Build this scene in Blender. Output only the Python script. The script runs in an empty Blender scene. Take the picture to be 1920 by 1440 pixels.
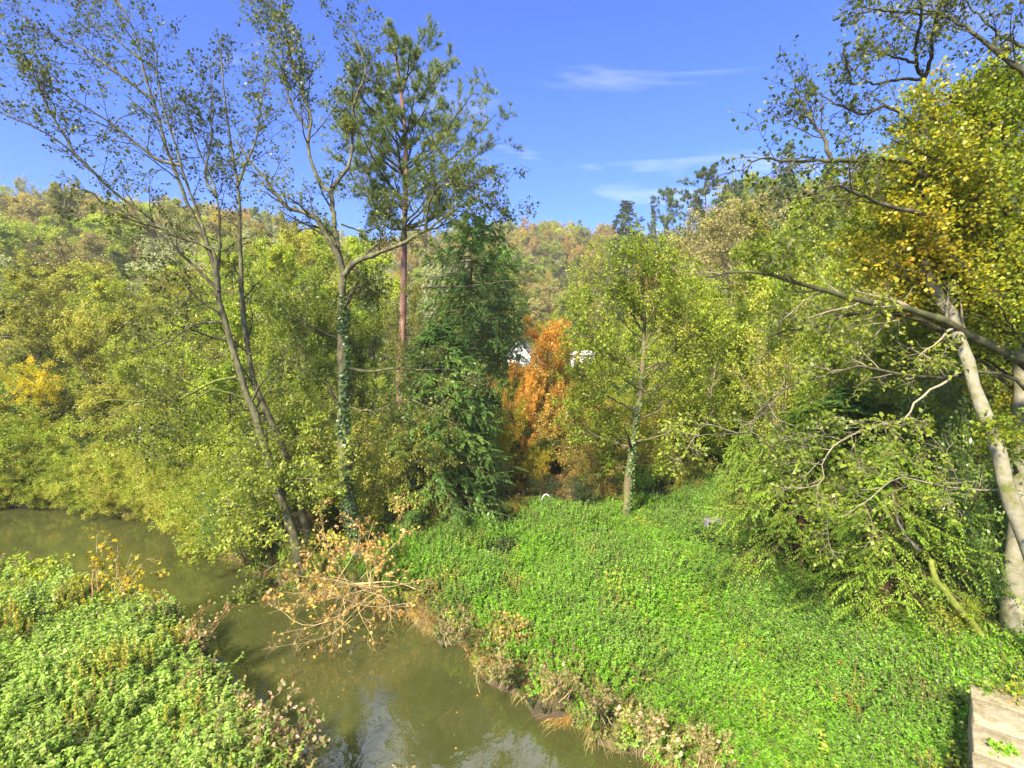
import bpy, math, random
import numpy as np
from mathutils import Vector
R = math.radians
S = bpy.context.scene
C = S.collection

# ------------------------------------------------------------------ camera, sky, sun, exposure
CAM_Z = 7.0
HORIZ = 640.0                      # photo row of the horizon
TH = math.atan((720 - HORIZ) / 1000.0)
cam_d = bpy.data.cameras.new('camera'); cam = bpy.data.objects.new('camera', cam_d); C.objects.link(cam)
cam.location = (0, 0, CAM_Z); cam.rotation_euler = (R(90) - TH, 0, 0)
cam_d.sensor_width = 36; cam_d.lens = 36 * 1000 / 1920; cam_d.clip_start = 0.1; cam_d.clip_end = 3000
S.camera = cam

SUN_EL, SUN_AZ = R(42), math.atan2(-0.50, -0.87)     # azimuth measured from +Y towards +X
w = bpy.data.worlds.new('World'); S.world = w; w.use_nodes = True
nt = w.node_tree; nt.nodes.clear()
def N(nt, t, **k):
    n = nt.nodes.new(t)
    for a, b in k.items():
        if a in n.inputs.keys() if isinstance(a, str) else False: n.inputs[a].default_value = b
        else: setattr(n, a, b)
    return n
sky = N(nt, 'ShaderNodeTexSky'); sky.sky_type = 'NISHITA'; sky.sun_disc = False
sky.sun_elevation = SUN_EL; sky.sun_rotation = SUN_AZ; sky.altitude = 100; sky.air_density = 1.0; sky.dust_density = 0.6; sky.ozone_density = 2.5
hs = N(nt, 'ShaderNodeMix', data_type='RGBA', blend_type='MULTIPLY'); hs.inputs[0].default_value = 1
hs.inputs[7].default_value = (0.27, 0.50, 1.15, 1)
nt.links.new(sky.outputs[0], hs.inputs[6])
tc = N(nt, 'ShaderNodeTexCoord'); sp = N(nt, 'ShaderNodeSeparateXYZ'); nt.links.new(tc.outputs['Generated'], sp.inputs[0])
mz = N(nt, 'ShaderNodeMath', operation='MAXIMUM'); nt.links.new(sp.outputs[2], mz.inputs[0]); mz.inputs[1].default_value = 0.03
az = N(nt, 'ShaderNodeMath', operation='ADD'); nt.links.new(mz.outputs[0], az.inputs[0]); az.inputs[1].default_value = 0.12
dx = N(nt, 'ShaderNodeMath', operation='DIVIDE'); dy = N(nt, 'ShaderNodeMath', operation='DIVIDE')
nt.links.new(sp.outputs[0], dx.inputs[0]); nt.links.new(az.outputs[0], dx.inputs[1])
nt.links.new(sp.outputs[1], dy.inputs[0]); nt.links.new(az.outputs[0], dy.inputs[1])
cb = N(nt, 'ShaderNodeCombineXYZ'); nt.links.new(dx.outputs[0], cb.inputs[0]); nt.links.new(dy.outputs[0], cb.inputs[1])
mp = N(nt, 'ShaderNodeMapping'); mp.inputs['Rotation'].default_value = (0, 0, R(12)); mp.inputs['Scale'].default_value = (0.9, 2.0, 1); mp.inputs['Location'].default_value = (3.3, 2.2, 0)
nt.links.new(cb.outputs[0], mp.inputs[0])
n1 = N(nt, 'ShaderNodeTexNoise'); n1.inputs['Scale'].default_value = 1.1; n1.inputs['Detail'].default_value = 8; n1.inputs['Roughness'].default_value = 0.55; n1.inputs['Distortion'].default_value = 0.5
nt.links.new(mp.outputs[0], n1.inputs[0])
cr = N(nt, 'ShaderNodeValToRGB'); cr.color_ramp.elements[0].position = 0.57; cr.color_ramp.elements[1].position = 0.95
cr.color_ramp.elements[0].color = (0, 0, 0, 1); cr.color_ramp.elements[1].color = (0.7, 0.7, 0.7, 1)
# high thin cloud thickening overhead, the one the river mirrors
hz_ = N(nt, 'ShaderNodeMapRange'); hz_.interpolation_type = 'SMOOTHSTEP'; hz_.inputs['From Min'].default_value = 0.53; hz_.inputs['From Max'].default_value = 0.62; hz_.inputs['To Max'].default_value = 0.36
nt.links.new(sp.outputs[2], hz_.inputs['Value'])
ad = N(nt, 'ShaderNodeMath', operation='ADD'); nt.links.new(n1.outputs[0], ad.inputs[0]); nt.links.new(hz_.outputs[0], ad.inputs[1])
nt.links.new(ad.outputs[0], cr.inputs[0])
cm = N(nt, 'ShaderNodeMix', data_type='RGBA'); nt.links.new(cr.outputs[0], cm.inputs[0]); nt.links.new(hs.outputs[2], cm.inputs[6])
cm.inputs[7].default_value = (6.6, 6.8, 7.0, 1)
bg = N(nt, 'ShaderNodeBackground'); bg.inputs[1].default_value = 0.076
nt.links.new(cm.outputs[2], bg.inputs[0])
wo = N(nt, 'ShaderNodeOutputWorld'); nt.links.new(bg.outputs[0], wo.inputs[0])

sun_d = bpy.data.lights.new('sun', 'SUN'); sun_d.energy = 4.0; sun_d.angle = R(7.0); sun_d.color = (1.0, 0.91, 0.74)
sun = bpy.data.objects.new('sun', sun_d); C.objects.link(sun)
sdir = Vector((math.sin(SUN_AZ) * math.cos(SUN_EL), math.cos(SUN_AZ) * math.cos(SUN_EL), math.sin(SUN_EL)))
sun.rotation_euler = sdir.to_track_quat('Z', 'Y').to_euler()

S.view_settings.view_transform = 'Standard'; S.view_settings.look = 'None'
S.view_settings.gamma = 1; S.view_settings.use_curve_mapping = False; S.view_settings.exposure = 1.88
S.render.engine = 'CYCLES'
cy = S.cycles; cy.max_bounces = 10; cy.diffuse_bounces = 6; cy.glossy_bounces = 3; cy.transmission_bounces = 4; cy.transparent_max_bounces = 4
cy.sample_clamp_indirect = 6; cy.use_denoising = True

# ------------------------------------------------------------------ helpers
def ray(px, py):
    u = (px - 960) / 1000.0; v = (720 - py) / 1000.0
    return np.array([u, math.cos(TH) + v * math.sin(TH), -math.sin(TH) + v * math.cos(TH)])
def at(px, py, Y):
    d = ray(px, py); return np.array([0, 0, CAM_Z]) + d * (Y / d[1])
def onz(px, py, z=0.0):
    d = ray(px, py); return np.array([0, 0, CAM_Z]) + d * ((z - CAM_Z) / d[2])

def tag(o, label=None, cat=None, group=None, kind=None):
    if label: o['label'] = label
    if cat: o['category'] = cat
    if group: o['group'] = group
    if kind: o['kind'] = kind
    return o
def empty(name, loc, label=None, cat=None, group=None):
    o = bpy.data.objects.new(name, None); C.objects.link(o); o.location = Vector([float(a) for a in loc]); o.empty_display_size = 0.3
    return tag(o, label, cat, group)
def link(name, me, parent=None, mat=None, kind=None):
    o = bpy.data.objects.new(name, me); C.objects.link(o)
    if parent is not None: o.parent = parent
    if mat is not None:
        if len(me.materials) == 0: me.materials.append(mat)
        elif me.materials[0] is not mat:
            o.material_slots[0].link = 'OBJECT'; o.material_slots[0].material = mat
    if kind: o['kind'] = kind
    return o
def mesh(name, V, F, tint=None, mat=None, smooth=False, off=None):
    """V (n,3) array, F (m,4) or (m,3) int array."""
    V = np.asarray(V, dtype=np.float32).reshape(-1, 3)
    if off is not None: V = V - np.asarray(off, dtype=np.float32)
    F = np.asarray(F, dtype=np.int32); k = F.shape[1]
    me = bpy.data.meshes.new(name)
    me.vertices.add(len(V)); me.vertices.foreach_set('co', V.ravel())
    me.loops.add(F.size); me.loops.foreach_set('vertex_index', F.ravel())
    me.polygons.add(len(F)); me.polygons.foreach_set('loop_start', np.arange(0, F.size, k, dtype=np.int32))
    if smooth: me.polygons.foreach_set('use_smooth', np.ones(len(F), dtype=bool))
    me.update(calc_edges=True)
    if tint is not None:
        a = me.attributes.new('tint', 'FLOAT', 'POINT'); a.data.foreach_set('value', np.asarray(tint, dtype=np.float32))
    if mat is not None: me.materials.append(mat)
    return me
def nrm(a): return a / np.maximum(np.linalg.norm(a, axis=-1, keepdims=True), 1e-9)

def tubes(P, Rd, sides=5):
    """P (B,K,3), Rd (B,K) -> V, F quads."""
    B, K, _ = P.shape
    T = np.gradient(P, axis=1); T = nrm(T)
    ref = np.zeros_like(T); mt = nrm(P[:, -1] - P[:, 0])
    ax = np.argmin(np.abs(mt), axis=1); ref[np.arange(B), :, ax] = 1.0
    U = nrm(np.cross(T, ref)); W = np.cross(T, U)
    a = np.arange(sides) * 2 * math.pi / sides
    V = P[:, :, None, :] + Rd[:, :, None, None] * (U[:, :, None, :] * np.cos(a)[None, None, :, None] + W[:, :, None, :] * np.sin(a)[None, None, :, None])
    idx = np.arange(B * K * sides).reshape(B, K, sides)
    nx = np.roll(idx, -1, axis=2)
    F = np.stack([idx[:, :-1], nx[:, :-1], nx[:, 1:], idx[:, 1:]], axis=-1).reshape(-1, 4)
    return V.reshape(-1, 3), F
def interp(P, t):
    """P (B,K,3), t (B,n) -> pts, tangents"""
    B, K = P.shape[:2]
    f = np.clip(t, 0, 0.9999) * (K - 1); i = f.astype(int); fr = (f - i)[..., None]
    b = np.arange(B)[:, None]
    A = P[b, i]; Bp = P[b, i + 1]
    return A + (Bp - A) * fr, nrm(Bp - A)
def interpR(Rd, t):
    B, K = Rd.shape
    f = np.clip(t, 0, 0.9999) * (K - 1); i = f.astype(int); fr = f - i; b = np.arange(B)[:, None]
    return Rd[b, i] * (1 - fr) + Rd[b, i + 1] * fr
def grow(g, P, Rd, n, L, t0=0.15, t1=1.0, ang=(35, 65), up=0.15, wob=0.18, K=5, rmul=0.55, rmin=0.004, taper=0.45, curl=0.0):
    B = P.shape[0]
    t = t0 + (t1 - t0) * (np.arange(n)[None, :] + g.random((B, n))) / n
    p, T = interp(P, t); r = interpR(Rd, t) * rmul
    a = np.radians(g.uniform(ang[0], ang[1], (B, n)))[..., None]
    q = nrm(np.cross(T, g.normal(size=(B, n, 3))))
    d = nrm(T * np.cos(a) + q * np.sin(a) + np.array([0, 0, up]))
    if np.isscalar(L): L = np.full((B,), L)
    Ls = L[:, None] * (1 - taper * t) * g.uniform(0.6, 1.25, (B, n))
    p = p.reshape(-1, 3); d = d.reshape(-1, 3); Ls = Ls.reshape(-1); r = np.maximum(r.reshape(-1), rmin)
    out = np.zeros((B * n, K, 3)); out[:, 0] = p; cur = d
    for k in range(1, K):
        cur = nrm(cur + g.normal(size=cur.shape) * wob + np.array([0, 0, curl]))
        out[:, k] = out[:, k - 1] + cur * (Ls / (K - 1))[:, None]
    rr = r[:, None] * np.linspace(1, 0.3, K)[None, :]
    return out, np.maximum(rr, rmin * 0.6)
def plen(P): return np.linalg.norm(np.diff(P, axis=1), axis=2).sum(1)
def noise3(p, f, seed=0):
    q = p * f + seed * 7.13
    return 0.5 + 0.25 * (np.sin(q[..., 0] * 1.7 + np.sin(q[..., 1] * 1.3 + 1)) * 1 + np.sin(q[..., 1] * 2.1 + q[..., 2] * 1.1 + np.sin(q[..., 0])) * 0.6 + np.sin(q[..., 2] * 1.9 - q[..., 0] * 0.7) * 0.4)
def leaf_quads(g, pos, size, axis=None, nbias=(0, 0, 0.8), width=0.55, jit=0.9, vary=0.35):
    """kite leaves; returns V,F,tint"""
    n = len(pos)
    ax = g.normal(size=(n, 3)) * jit
    if axis is not None: ax = ax + axis
    ax = nrm(ax)
    nm = nrm(g.normal(size=(n, 3)) * 0.7 + np.array(nbias))
    side = nrm(np.cross(nm, ax)); nn = np.cross(ax, side)
    s = (size * g.uniform(1 - vary, 1 + vary, n))[:, None]
    fold = g.uniform(0.0, 0.25, n)[:, None]
    a = pos; b = pos + ax * s * 0.45 + side * s * width * 0.5 + nn * s * fold; c = pos + ax * s - nn * s * fold * 0.5; d = pos + ax * s * 0.45 - side * s * width * 0.5 + nn * s * fold
    V = np.stack([a, b, c, d], 1).reshape(-1, 3)
    F = np.arange(n * 4).reshape(n, 4)
    tint = np.clip(0.55 * noise3(pos, 0.9, 1) + 0.5 * g.random(n) - 0.02, 0, 1)
    return V, F, np.repeat(tint, 4)
def tris_from(F): return np.concatenate([F[:, [0, 1, 2]], F[:, [0, 2, 3]]])
def smooth_path(pts, K=18, wob=0.0, g=None):
    pts = np.asarray(pts, float); n = len(pts)
    seg = np.linalg.norm(np.diff(pts, axis=0), axis=1); s = np.concatenate([[0], np.cumsum(seg)])
    tt = np.linspace(0, s[-1], K); out = np.zeros((K, 3))
    ext = np.vstack([2 * pts[0] - pts[1], pts, 2 * pts[-1] - pts[-2]])
    for k, t in enumerate(tt):
        i = min(np.searchsorted(s, t, side='right') - 1, n - 2); u = (t - s[i]) / max(seg[i], 1e-6)
        p0, p1, p2, p3 = ext[i], ext[i + 1], ext[i + 2], ext[i + 3]
        out[k] = 0.5 * ((2 * p1) + (-p0 + p2) * u + (2 * p0 - 5 * p1 + 4 * p2 - p3) * u * u + (-p0 + 3 * p1 - 3 * p2 + p3) * u ** 3)
    if wob and g is not None: out[1:-1] += g.normal(size=(K - 2, 3)) * wob
    return out

# ------------------------------------------------------------------ materials
LUM = dict(leaf_lime=(1.3, 1.35, 1.2), leaf_olive=(1.5, 1.5, 1.0), leaf_green=(1.8, 1.5, 1.3), leaf_tan=(1.35, 1.4, 1.0), leaf_grey=(1.3, 1.5, 1.1), leaf_nettle_pale=(1.35, 1.3, 1.0), leaf_nettle=(1.3, 1.3, 1.0), leaf_nettle_cool=(1.5, 1.3, 1.0),
           leaf_orange=(1.15, 1.6, 1.8), leaf_bronze=(1.35, 1.3, 1.3), leaf_yellow=(1.1, 1.15, 1.1), leaf_maple=(1.1, 1.1, 1.2), leaf_oak=(0.80, 1.0, 1.1), spray_light=(1.7, 1.5, 1.3), spray_cedar=(1.9, 1.6, 1.3), needle=(0.95, 1.0, 1.1), needle_far=(1.9, 1.8, 1.3), leaf_rust=(1, 1, 1), leaf_laurel=(1.2, 1.15, 1.1), leaf_ivy=(1.3, 1.15, 0.9))
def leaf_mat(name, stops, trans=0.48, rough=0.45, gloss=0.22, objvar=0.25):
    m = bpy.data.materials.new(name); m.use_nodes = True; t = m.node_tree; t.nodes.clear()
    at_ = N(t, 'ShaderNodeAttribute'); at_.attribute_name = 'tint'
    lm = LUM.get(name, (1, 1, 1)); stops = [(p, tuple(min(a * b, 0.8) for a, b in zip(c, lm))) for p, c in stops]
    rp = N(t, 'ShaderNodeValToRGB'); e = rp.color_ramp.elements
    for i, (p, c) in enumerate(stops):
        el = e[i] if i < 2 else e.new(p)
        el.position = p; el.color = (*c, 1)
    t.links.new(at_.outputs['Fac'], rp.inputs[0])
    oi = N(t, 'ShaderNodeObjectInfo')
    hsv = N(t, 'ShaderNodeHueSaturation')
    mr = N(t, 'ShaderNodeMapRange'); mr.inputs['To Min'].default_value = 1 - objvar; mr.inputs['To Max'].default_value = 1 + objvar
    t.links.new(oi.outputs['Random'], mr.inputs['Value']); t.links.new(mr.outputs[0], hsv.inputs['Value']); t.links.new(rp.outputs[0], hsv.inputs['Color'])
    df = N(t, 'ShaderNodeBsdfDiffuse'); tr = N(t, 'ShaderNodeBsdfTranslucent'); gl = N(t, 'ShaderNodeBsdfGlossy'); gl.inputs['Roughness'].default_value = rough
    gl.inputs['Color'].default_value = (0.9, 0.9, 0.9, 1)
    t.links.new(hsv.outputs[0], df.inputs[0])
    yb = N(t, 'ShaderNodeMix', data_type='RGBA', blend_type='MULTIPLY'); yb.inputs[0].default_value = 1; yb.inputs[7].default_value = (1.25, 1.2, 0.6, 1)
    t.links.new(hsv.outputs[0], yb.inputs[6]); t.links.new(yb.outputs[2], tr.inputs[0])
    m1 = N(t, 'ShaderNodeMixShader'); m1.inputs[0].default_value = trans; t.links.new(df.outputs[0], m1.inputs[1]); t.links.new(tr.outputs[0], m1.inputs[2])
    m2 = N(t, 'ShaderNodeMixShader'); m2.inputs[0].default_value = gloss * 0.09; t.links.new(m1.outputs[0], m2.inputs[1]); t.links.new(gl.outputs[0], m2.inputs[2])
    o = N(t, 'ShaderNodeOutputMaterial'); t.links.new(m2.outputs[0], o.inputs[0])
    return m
def noise_mat(name, stops, scale=6, detail=6, rough=0.85, bump=0.4, bscale=30, stretch=(1, 1, 1), rough_n=0.6, coord='Object', spec=0.2, dist=0.02):
    m = bpy.data.materials.new(name); m.use_nodes = True; t = m.node_tree; b = t.nodes['Principled BSDF']
    tc = N(t, 'ShaderNodeTexCoord'); mp = N(t, 'ShaderNodeMapping'); mp.inputs['Scale'].default_value = stretch
    t.links.new(tc.outputs[coord], mp.inputs[0])
    n = N(t, 'ShaderNodeTexNoise'); n.inputs['Scale'].default_value = scale; n.inputs['Detail'].default_value = detail; n.inputs['Roughness'].default_value = rough_n
    t.links.new(mp.outputs[0], n.inputs[0])
    rp = N(t, 'ShaderNodeValToRGB'); e = rp.color_ramp.elements
    for i, (p, c) in enumerate(stops):
        el = e[i] if i < 2 else e.new(p)
        el.position = p; el.color = (*c, 1)
    t.links.new(n.outputs[0], rp.inputs[0]); t.links.new(rp.outputs[0], b.inputs['Base Color'])
    b.inputs['Roughness'].default_value = rough; b.inputs['Specular IOR Level'].default_value = spec
    n2 = N(t, 'ShaderNodeTexNoise'); n2.inputs['Scale'].default_value = bscale; n2.inputs['Detail'].default_value = 5; t.links.new(mp.outputs[0], n2.inputs[0])
    bp = N(t, 'ShaderNodeBump'); bp.inputs['Strength'].default_value = bump; bp.inputs['Distance'].default_value = dist
    t.links.new(n2.outputs[0], bp.inputs['Height']); t.links.new(bp.outputs[0], b.inputs['Normal'])
    return m
M = {}
BARK = dict(rough=0.9, coord='Object')
M['alder_bark'] = noise_mat('alder_bark', [(0.32, (0.045, 0.038, 0.02)), (0.47, (0.11, 0.095, 0.055)), (0.58, (0.13, 0.13, 0.045)), (0.72, (0.28, 0.26, 0.20))], 9, bump=0.7, bscale=18, stretch=(1, 1, 0.4))
M['branch_bark'] = noise_mat('branch_bark', [(0.34, (0.035, 0.028, 0.017)), (0.5, (0.07, 0.062, 0.03)), (0.70, (0.14, 0.125, 0.075))], 9, bump=0.4)
M['moss_bark'] = noise_mat('moss_bark', [(0.32, (0.07, 0.06, 0.035)), (0.45, (0.14, 0.16, 0.025)), (0.65, (0.24, 0.27, 0.04))], 5, bump=0.7, bscale=25)
M['dark_bark'] = noise_mat('dark_bark', [(0.3, (0.03, 0.025, 0.016)), (0.55, (0.075, 0.075, 0.03)), (0.75, (0.14, 0.14, 0.06))], 6, bump=0.6)
M['pale_bark'] = noise_mat('pale_bark', [(0.36, (0.12, 0.13, 0.03)), (0.47, (0.22, 0.20, 0.12)), (0.58, (0.27, 0.245, 0.17)), (0.72, (0.40, 0.37, 0.29))], 3.5, detail=9, bump=0.5, bscale=20, rough_n=0.7)
M['pine_bark'] = noise_mat('pine_bark', [(0.3, (0.10, 0.05, 0.035)), (0.5, (0.27, 0.14, 0.10)), (0.7, (0.42, 0.26, 0.19))], 5, bump=0.9, bscale=14, stretch=(1, 1, 0.35))
M['oak_bark'] = noise_mat('oak_bark', [(0.3, (0.07, 0.05, 0.03)), (0.45, (0.17, 0.12, 0.07)), (0.55, (0.13, 0.14, 0.04)), (0.72, (0.26, 0.20, 0.12))], 6, bump=0.8, bscale=16)
M['cedar_bark'] = noise_mat('cedar_bark', [(0.3, (0.07, 0.03, 0.02)), (0.7, (0.22, 0.11, 0.07))], 5, bump=0.9, stretch=(3, 3, 0.3))
M['twig_pale'] = noise_mat('twig_pale', [(0.3, (0.17, 0.135, 0.075)), (0.7, (0.34, 0.29, 0.19))], 8, bump=0.1)
M['twig_brown'] = noise_mat('twig_brown', [(0.3, (0.12, 0.09, 0.055)), (0.7, (0.30, 0.24, 0.15))], 8, bump=0.1)
M['twig_red'] = noise_mat('twig_red', [(0.35, (0.30, 0.09, 0.05)), (0.7, (0.48, 0.28, 0.12))], 5, bump=0.1)
M['twig_straw'] = noise_mat('twig_straw', [(0.3, (0.34, 0.22, 0.09)), (0.7, (0.52, 0.42, 0.2))], 5, bump=0.1)

G1, G2, G3 = (0.035, 0.075, 0.008), (0.12, 0.20, 0.022), (0.26, 0.33, 0.05)
M['leaf_alder'] = leaf_mat('leaf_alder', [(0.0, (0.03, 0.04, 0.010)), (0.4, (0.08, 0.11, 0.018)), (0.75, (0.17, 0.22, 0.03)), (1.0, (0.30, 0.25, 0.06))])
M['leaf_green'] = leaf_mat('leaf_green', [(0.0, (0.05, 0.09, 0.012)), (0.4, (0.13, 0.20, 0.025)), (0.8, (0.25, 0.33, 0.045)), (1.0, (0.36, 0.36, 0.10))])
M['leaf_lime'] = leaf_mat('leaf_lime', [(0.0, (0.08, 0.12, 0.012)), (0.4, (0.20, 0.26, 0.025)), (0.8, (0.35, 0.38, 0.05)), (1.0, (0.44, 0.40, 0.09))])
M['leaf_olive'] = leaf_mat('leaf_olive', [(0.0, (0.08, 0.08, 0.02)), (0.4, (0.20, 0.21, 0.04)), (0.8, (0.33, 0.32, 0.08)), (1.0, (0.42, 0.34, 0.15))])
M['leaf_yellow'] = leaf_mat('leaf_yellow', [(0.0, (0.13, 0.17, 0.01)), (0.35, (0.34, 0.32, 0.015)), (0.7, (0.58, 0.42, 0.02)), (1.0, (0.66, 0.36, 0.03))])
M['leaf_maple'] = leaf_mat('leaf_maple', [(0.0, (0.10, 0.17, 0.01)), (0.40, (0.22, 0.29, 0.016)), (0.62, (0.36, 0.37, 0.02)), (0.85, (0.52, 0.40, 0.02)), (1.0, (0.56, 0.32, 0.03))])
M['leaf_orange'] = leaf_mat('leaf_orange', [(0.0, (0.30, 0.15, 0.02)), (0.4, (0.55, 0.23, 0.03)), (0.75, (0.68, 0.27, 0.05)), (1.0, (0.66, 0.40, 0.06))])
M['leaf_rust'] = leaf_mat('leaf_rust', [(0.0, (0.26, 0.17, 0.05)), (0.5, (0.42, 0.29, 0.07)), (1.0, (0.50, 0.36, 0.13))])
M['leaf_oak'] = leaf_mat('leaf_oak', [(0.0, (0.14, 0.16, 0.01)), (0.4, (0.28, 0.30, 0.018)), (0.75, (0.42, 0.40, 0.03)), (1.0, (0.50, 0.36, 0.04))])
M['leaf_bronze'] = leaf_mat('leaf_bronze', [(0.0, (0.10, 0.09, 0.02)), (0.4, (0.24, 0.22, 0.03)), (0.8, (0.38, 0.28, 0.06)), (1.0, (0.45, 0.24, 0.07))])
M['leaf_tan'] = leaf_mat('leaf_tan', [(0.0, (0.16, 0.13, 0.06)), (0.5, (0.26, 0.22, 0.10)), (1.0, (0.34, 0.29, 0.13))], trans=0.3)
M['leaf_grey'] = leaf_mat('leaf_grey', [(0.0, (0.14, 0.12, 0.08)), (0.5, (0.26, 0.24, 0.15)), (1.0, (0.36, 0.34, 0.22))], trans=0.3)
M['leaf_dead'] = leaf_mat('leaf_dead', [(0.0, (0.24, 0.13, 0.04)), (0.35, (0.46, 0.26, 0.07)), (0.7, (0.60, 0.38, 0.11)), (1.0, (0.62, 0.45, 0.05))], trans=0.4)
M['leaf_pink'] = leaf_mat('leaf_pink', [(0.0, (0.14, 0.22, 0.03)), (0.35, (0.28, 0.33, 0.07)), (0.6, (0.50, 0.36, 0.16)), (1.0, (0.60, 0.38, 0.27))])
M['leaf_nettle'] = leaf_mat('leaf_nettle', [(0.0, (0.06, 0.14, 0.012)), (0.4, (0.12, 0.27, 0.018)), (0.8, (0.21, 0.40, 0.035)), (1.0, (0.34, 0.42, 0.07))], objvar=0.3)
M['leaf_nettle_cool'] = leaf_mat('leaf_nettle_cool', [(0.0, (0.04, 0.11, 0.018)), (0.4, (0.09, 0.23, 0.028)), (0.8, (0.17, 0.36, 0.05)), (1.0, (0.30, 0.40, 0.10))], objvar=0.3)
M['leaf_nettle_pale'] = leaf_mat('leaf_nettle_pale', [(0.0, (0.08, 0.16, 0.03)), (0.4, (0.17, 0.29, 0.05)), (0.8, (0.30, 0.42, 0.11)), (1.0, (0.44, 0.42, 0.17))], objvar=0.3)
M['leaf_weed'] = leaf_mat('leaf_weed', [(0.0, (0.12, 0.12, 0.03)), (0.5, (0.24, 0.25, 0.06)), (0.75, (0.34, 0.28, 0.11)), (1.0, (0.42, 0.28, 0.16))])
M['leaf_ivy'] = leaf_mat('leaf_ivy', [(0.0, (0.03, 0.08, 0.02)), (0.5, (0.06, 0.13, 0.035)), (1.0, (0.17, 0.25, 0.09))], gloss=0.5, rough=0.35, trans=0.2)
M['leaf_laurel'] = leaf_mat('leaf_laurel', [(0.0, (0.05, 0.10, 0.012)), (0.5, (0.12, 0.22, 0.03)), (1.0, (0.26, 0.34, 0.07))], gloss=0.4, rough=0.35, trans=0.3)
M['leaf_dark'] = leaf_mat('leaf_dark', [(0.0, (0.02, 0.04, 0.012)), (0.5, (0.045, 0.085, 0.02)), (1.0, (0.10, 0.15, 0.035))], trans=0.3)
M['spray_cedar'] = leaf_mat('spray_cedar', [(0.0, (0.025, 0.07, 0.018)), (0.5, (0.06, 0.15, 0.03)), (1.0, (0.14, 0.25, 0.05))], trans=0.25)
M['spray_light'] = leaf_mat('spray_light', [(0.0, (0.06, 0.12, 0.012)), (0.5, (0.13, 0.24, 0.02)), (1.0, (0.26, 0.37, 0.05))], trans=0.3)
M['needle'] = leaf_mat('needle', [(0.0, (0.06, 0.08, 0.02)), (0.5, (0.13, 0.17, 0.035)), (0.85, (0.22, 0.25, 0.06)), (1.0, (0.30, 0.22, 0.07))], trans=0.25)
M['needle_blue'] = leaf_mat('needle_blue', [(0.0, (0.06, 0.10, 0.05)), (0.5, (0.12, 0.18, 0.08)), (1.0, (0.22, 0.28, 0.12))], trans=0.2)
M['needle_far'] = leaf_mat('needle_far', [(0.0, (0.025, 0.05, 0.025)), (0.5, (0.05, 0.085, 0.04)), (1.0, (0.10, 0.13, 0.05))], trans=0.15)
M['grass'] = leaf_mat('grass', [(0.0, (0.07, 0.15, 0.015)), (0.5, (0.16, 0.30, 0.03)), (1.0, (0.33, 0.42, 0.08))])

# ------------------------------------------------------------------ terrain and river
left_px = [(-500, 1050), (-60, 1060), (60, 1070), (200, 1105), (310, 1140), (350, 1195), (400, 1260), (440, 1315), (500, 1370), (560, 1430)]
LS = [onz(x, y, 0.85)[:2] for x, y in left_px]
LS[0] = np.array([-40, 19.0]); LS = [np.array([-70, 23.0])] + LS + [np.array([-2.4, 4.0]), np.array([-2.0, -20.0])]
right_px = [(1300, 1475), (1180, 1410), (1090, 1365), (1000, 1310), (925, 1262), (880, 1215), (815, 1180), (790, 1155), (700, 1130), (600, 1115), (520, 1085), (420, 1045), (370, 1000), (300, 972), (150, 950), (0, 948), (-300, 945)]
RS = [onz(x, y, 0.0)[:2] for x, y in right_px]
RS = [np.array([4.2, -20.0]), np.array([3.8, 5.0])] + RS + [np.array([-45, 26.0]), np.array([-70, 32.0])]
RIV = np.array(LS + RS)
def river_sd(X, Y):
    """signed distance to river outline: negative inside."""
    P = np.stack([X, Y], -1); d = np.full(X.shape, 1e9); ins = np.zeros(X.shape, bool)
    n = len(RIV)
    for i in range(n):
        a, b = RIV[i], RIV[(i + 1) % n]; ab = b - a
        t = np.clip(((P - a) @ ab) / (ab @ ab), 0, 1); q = a + t[..., None] * ab
        d = np.minimum(d, np.linalg.norm(P - q, axis=-1))
        c = (a[1] > Y) != (b[1] > Y)
        with np.errstate(divide='ignore', invalid='ignore'):
            ins ^= c & (X < (b[0] - a[0]) * (Y - a[1]) / (b[1] - a[1] if b[1] != a[1] else 1e-9) + a[0])
    return np.where(ins, -d, d)
def sst(a, b, x):
    t = np.clip((x - a) / (b - a), 0, 1); return t * t * (3 - 2 * t)
def height(X, Y):
    X = np.asarray(X, float); Y = np.asarray(Y, float)
    sd = river_sd(X, Y) + 0.22 * np.sin(X * 3.1 + np.sin(Y * 2.3)) * np.sin(Y * 2.7 + 1.3) 
    base = 0.75 + 0.35 * sst(0.5, 6, sd) + 0.9 * sst(15, 26, Y) * sst(2, 8, X)
    base = base + 0.10 * np.sin(X * 0.9 + 1) * np.sin(Y * 0.8) + 0.05 * np.sin(X * 2.3) * np.sin(Y * 2.1 + 2)
    ang = X / np.maximum(Y, 1)
    hl = sst(45, 175, Y + 0.25 * np.maximum(-X, 0)) * (28 + 3 * sst(0.3, 1.1, -ang))
    hc = sst(100, 230, Y) * 38
    hr = sst(35, 150, Y + 0.3 * np.maximum(X, 0)) * 30
    wl = sst(0.1, 0.45, -ang); wr = sst(0.15, 0.5, ang)
    hill = hl * wl + hr * wr + hc * (1 - wl) * (1 - wr)
    hill = hill * (1 + 0.07 * np.sin(X * 0.05 + 1) + 0.05 * np.sin(X * 0.021 + Y * 0.013))
    land = base + hill * sst(30, 45, np.hypot(X, Y))
    bed = -0.9
    k = sst(-0.9, 0.55, sd)
    return bed + (land - bed) * k
def H1(x, y): return float(height(np.array([x]), np.array([y]))[0])
gx = np.concatenate([-np.geomspace(420, 16.5, 70), np.arange(-16, 16, 0.16), np.geomspace(16.2, 420, 70)])
gy = np.concatenate([np.linspace(-60, 3, 16), np.arange(3.4, 30, 0.16), np.geomspace(30.3, 420, 75)])
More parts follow.
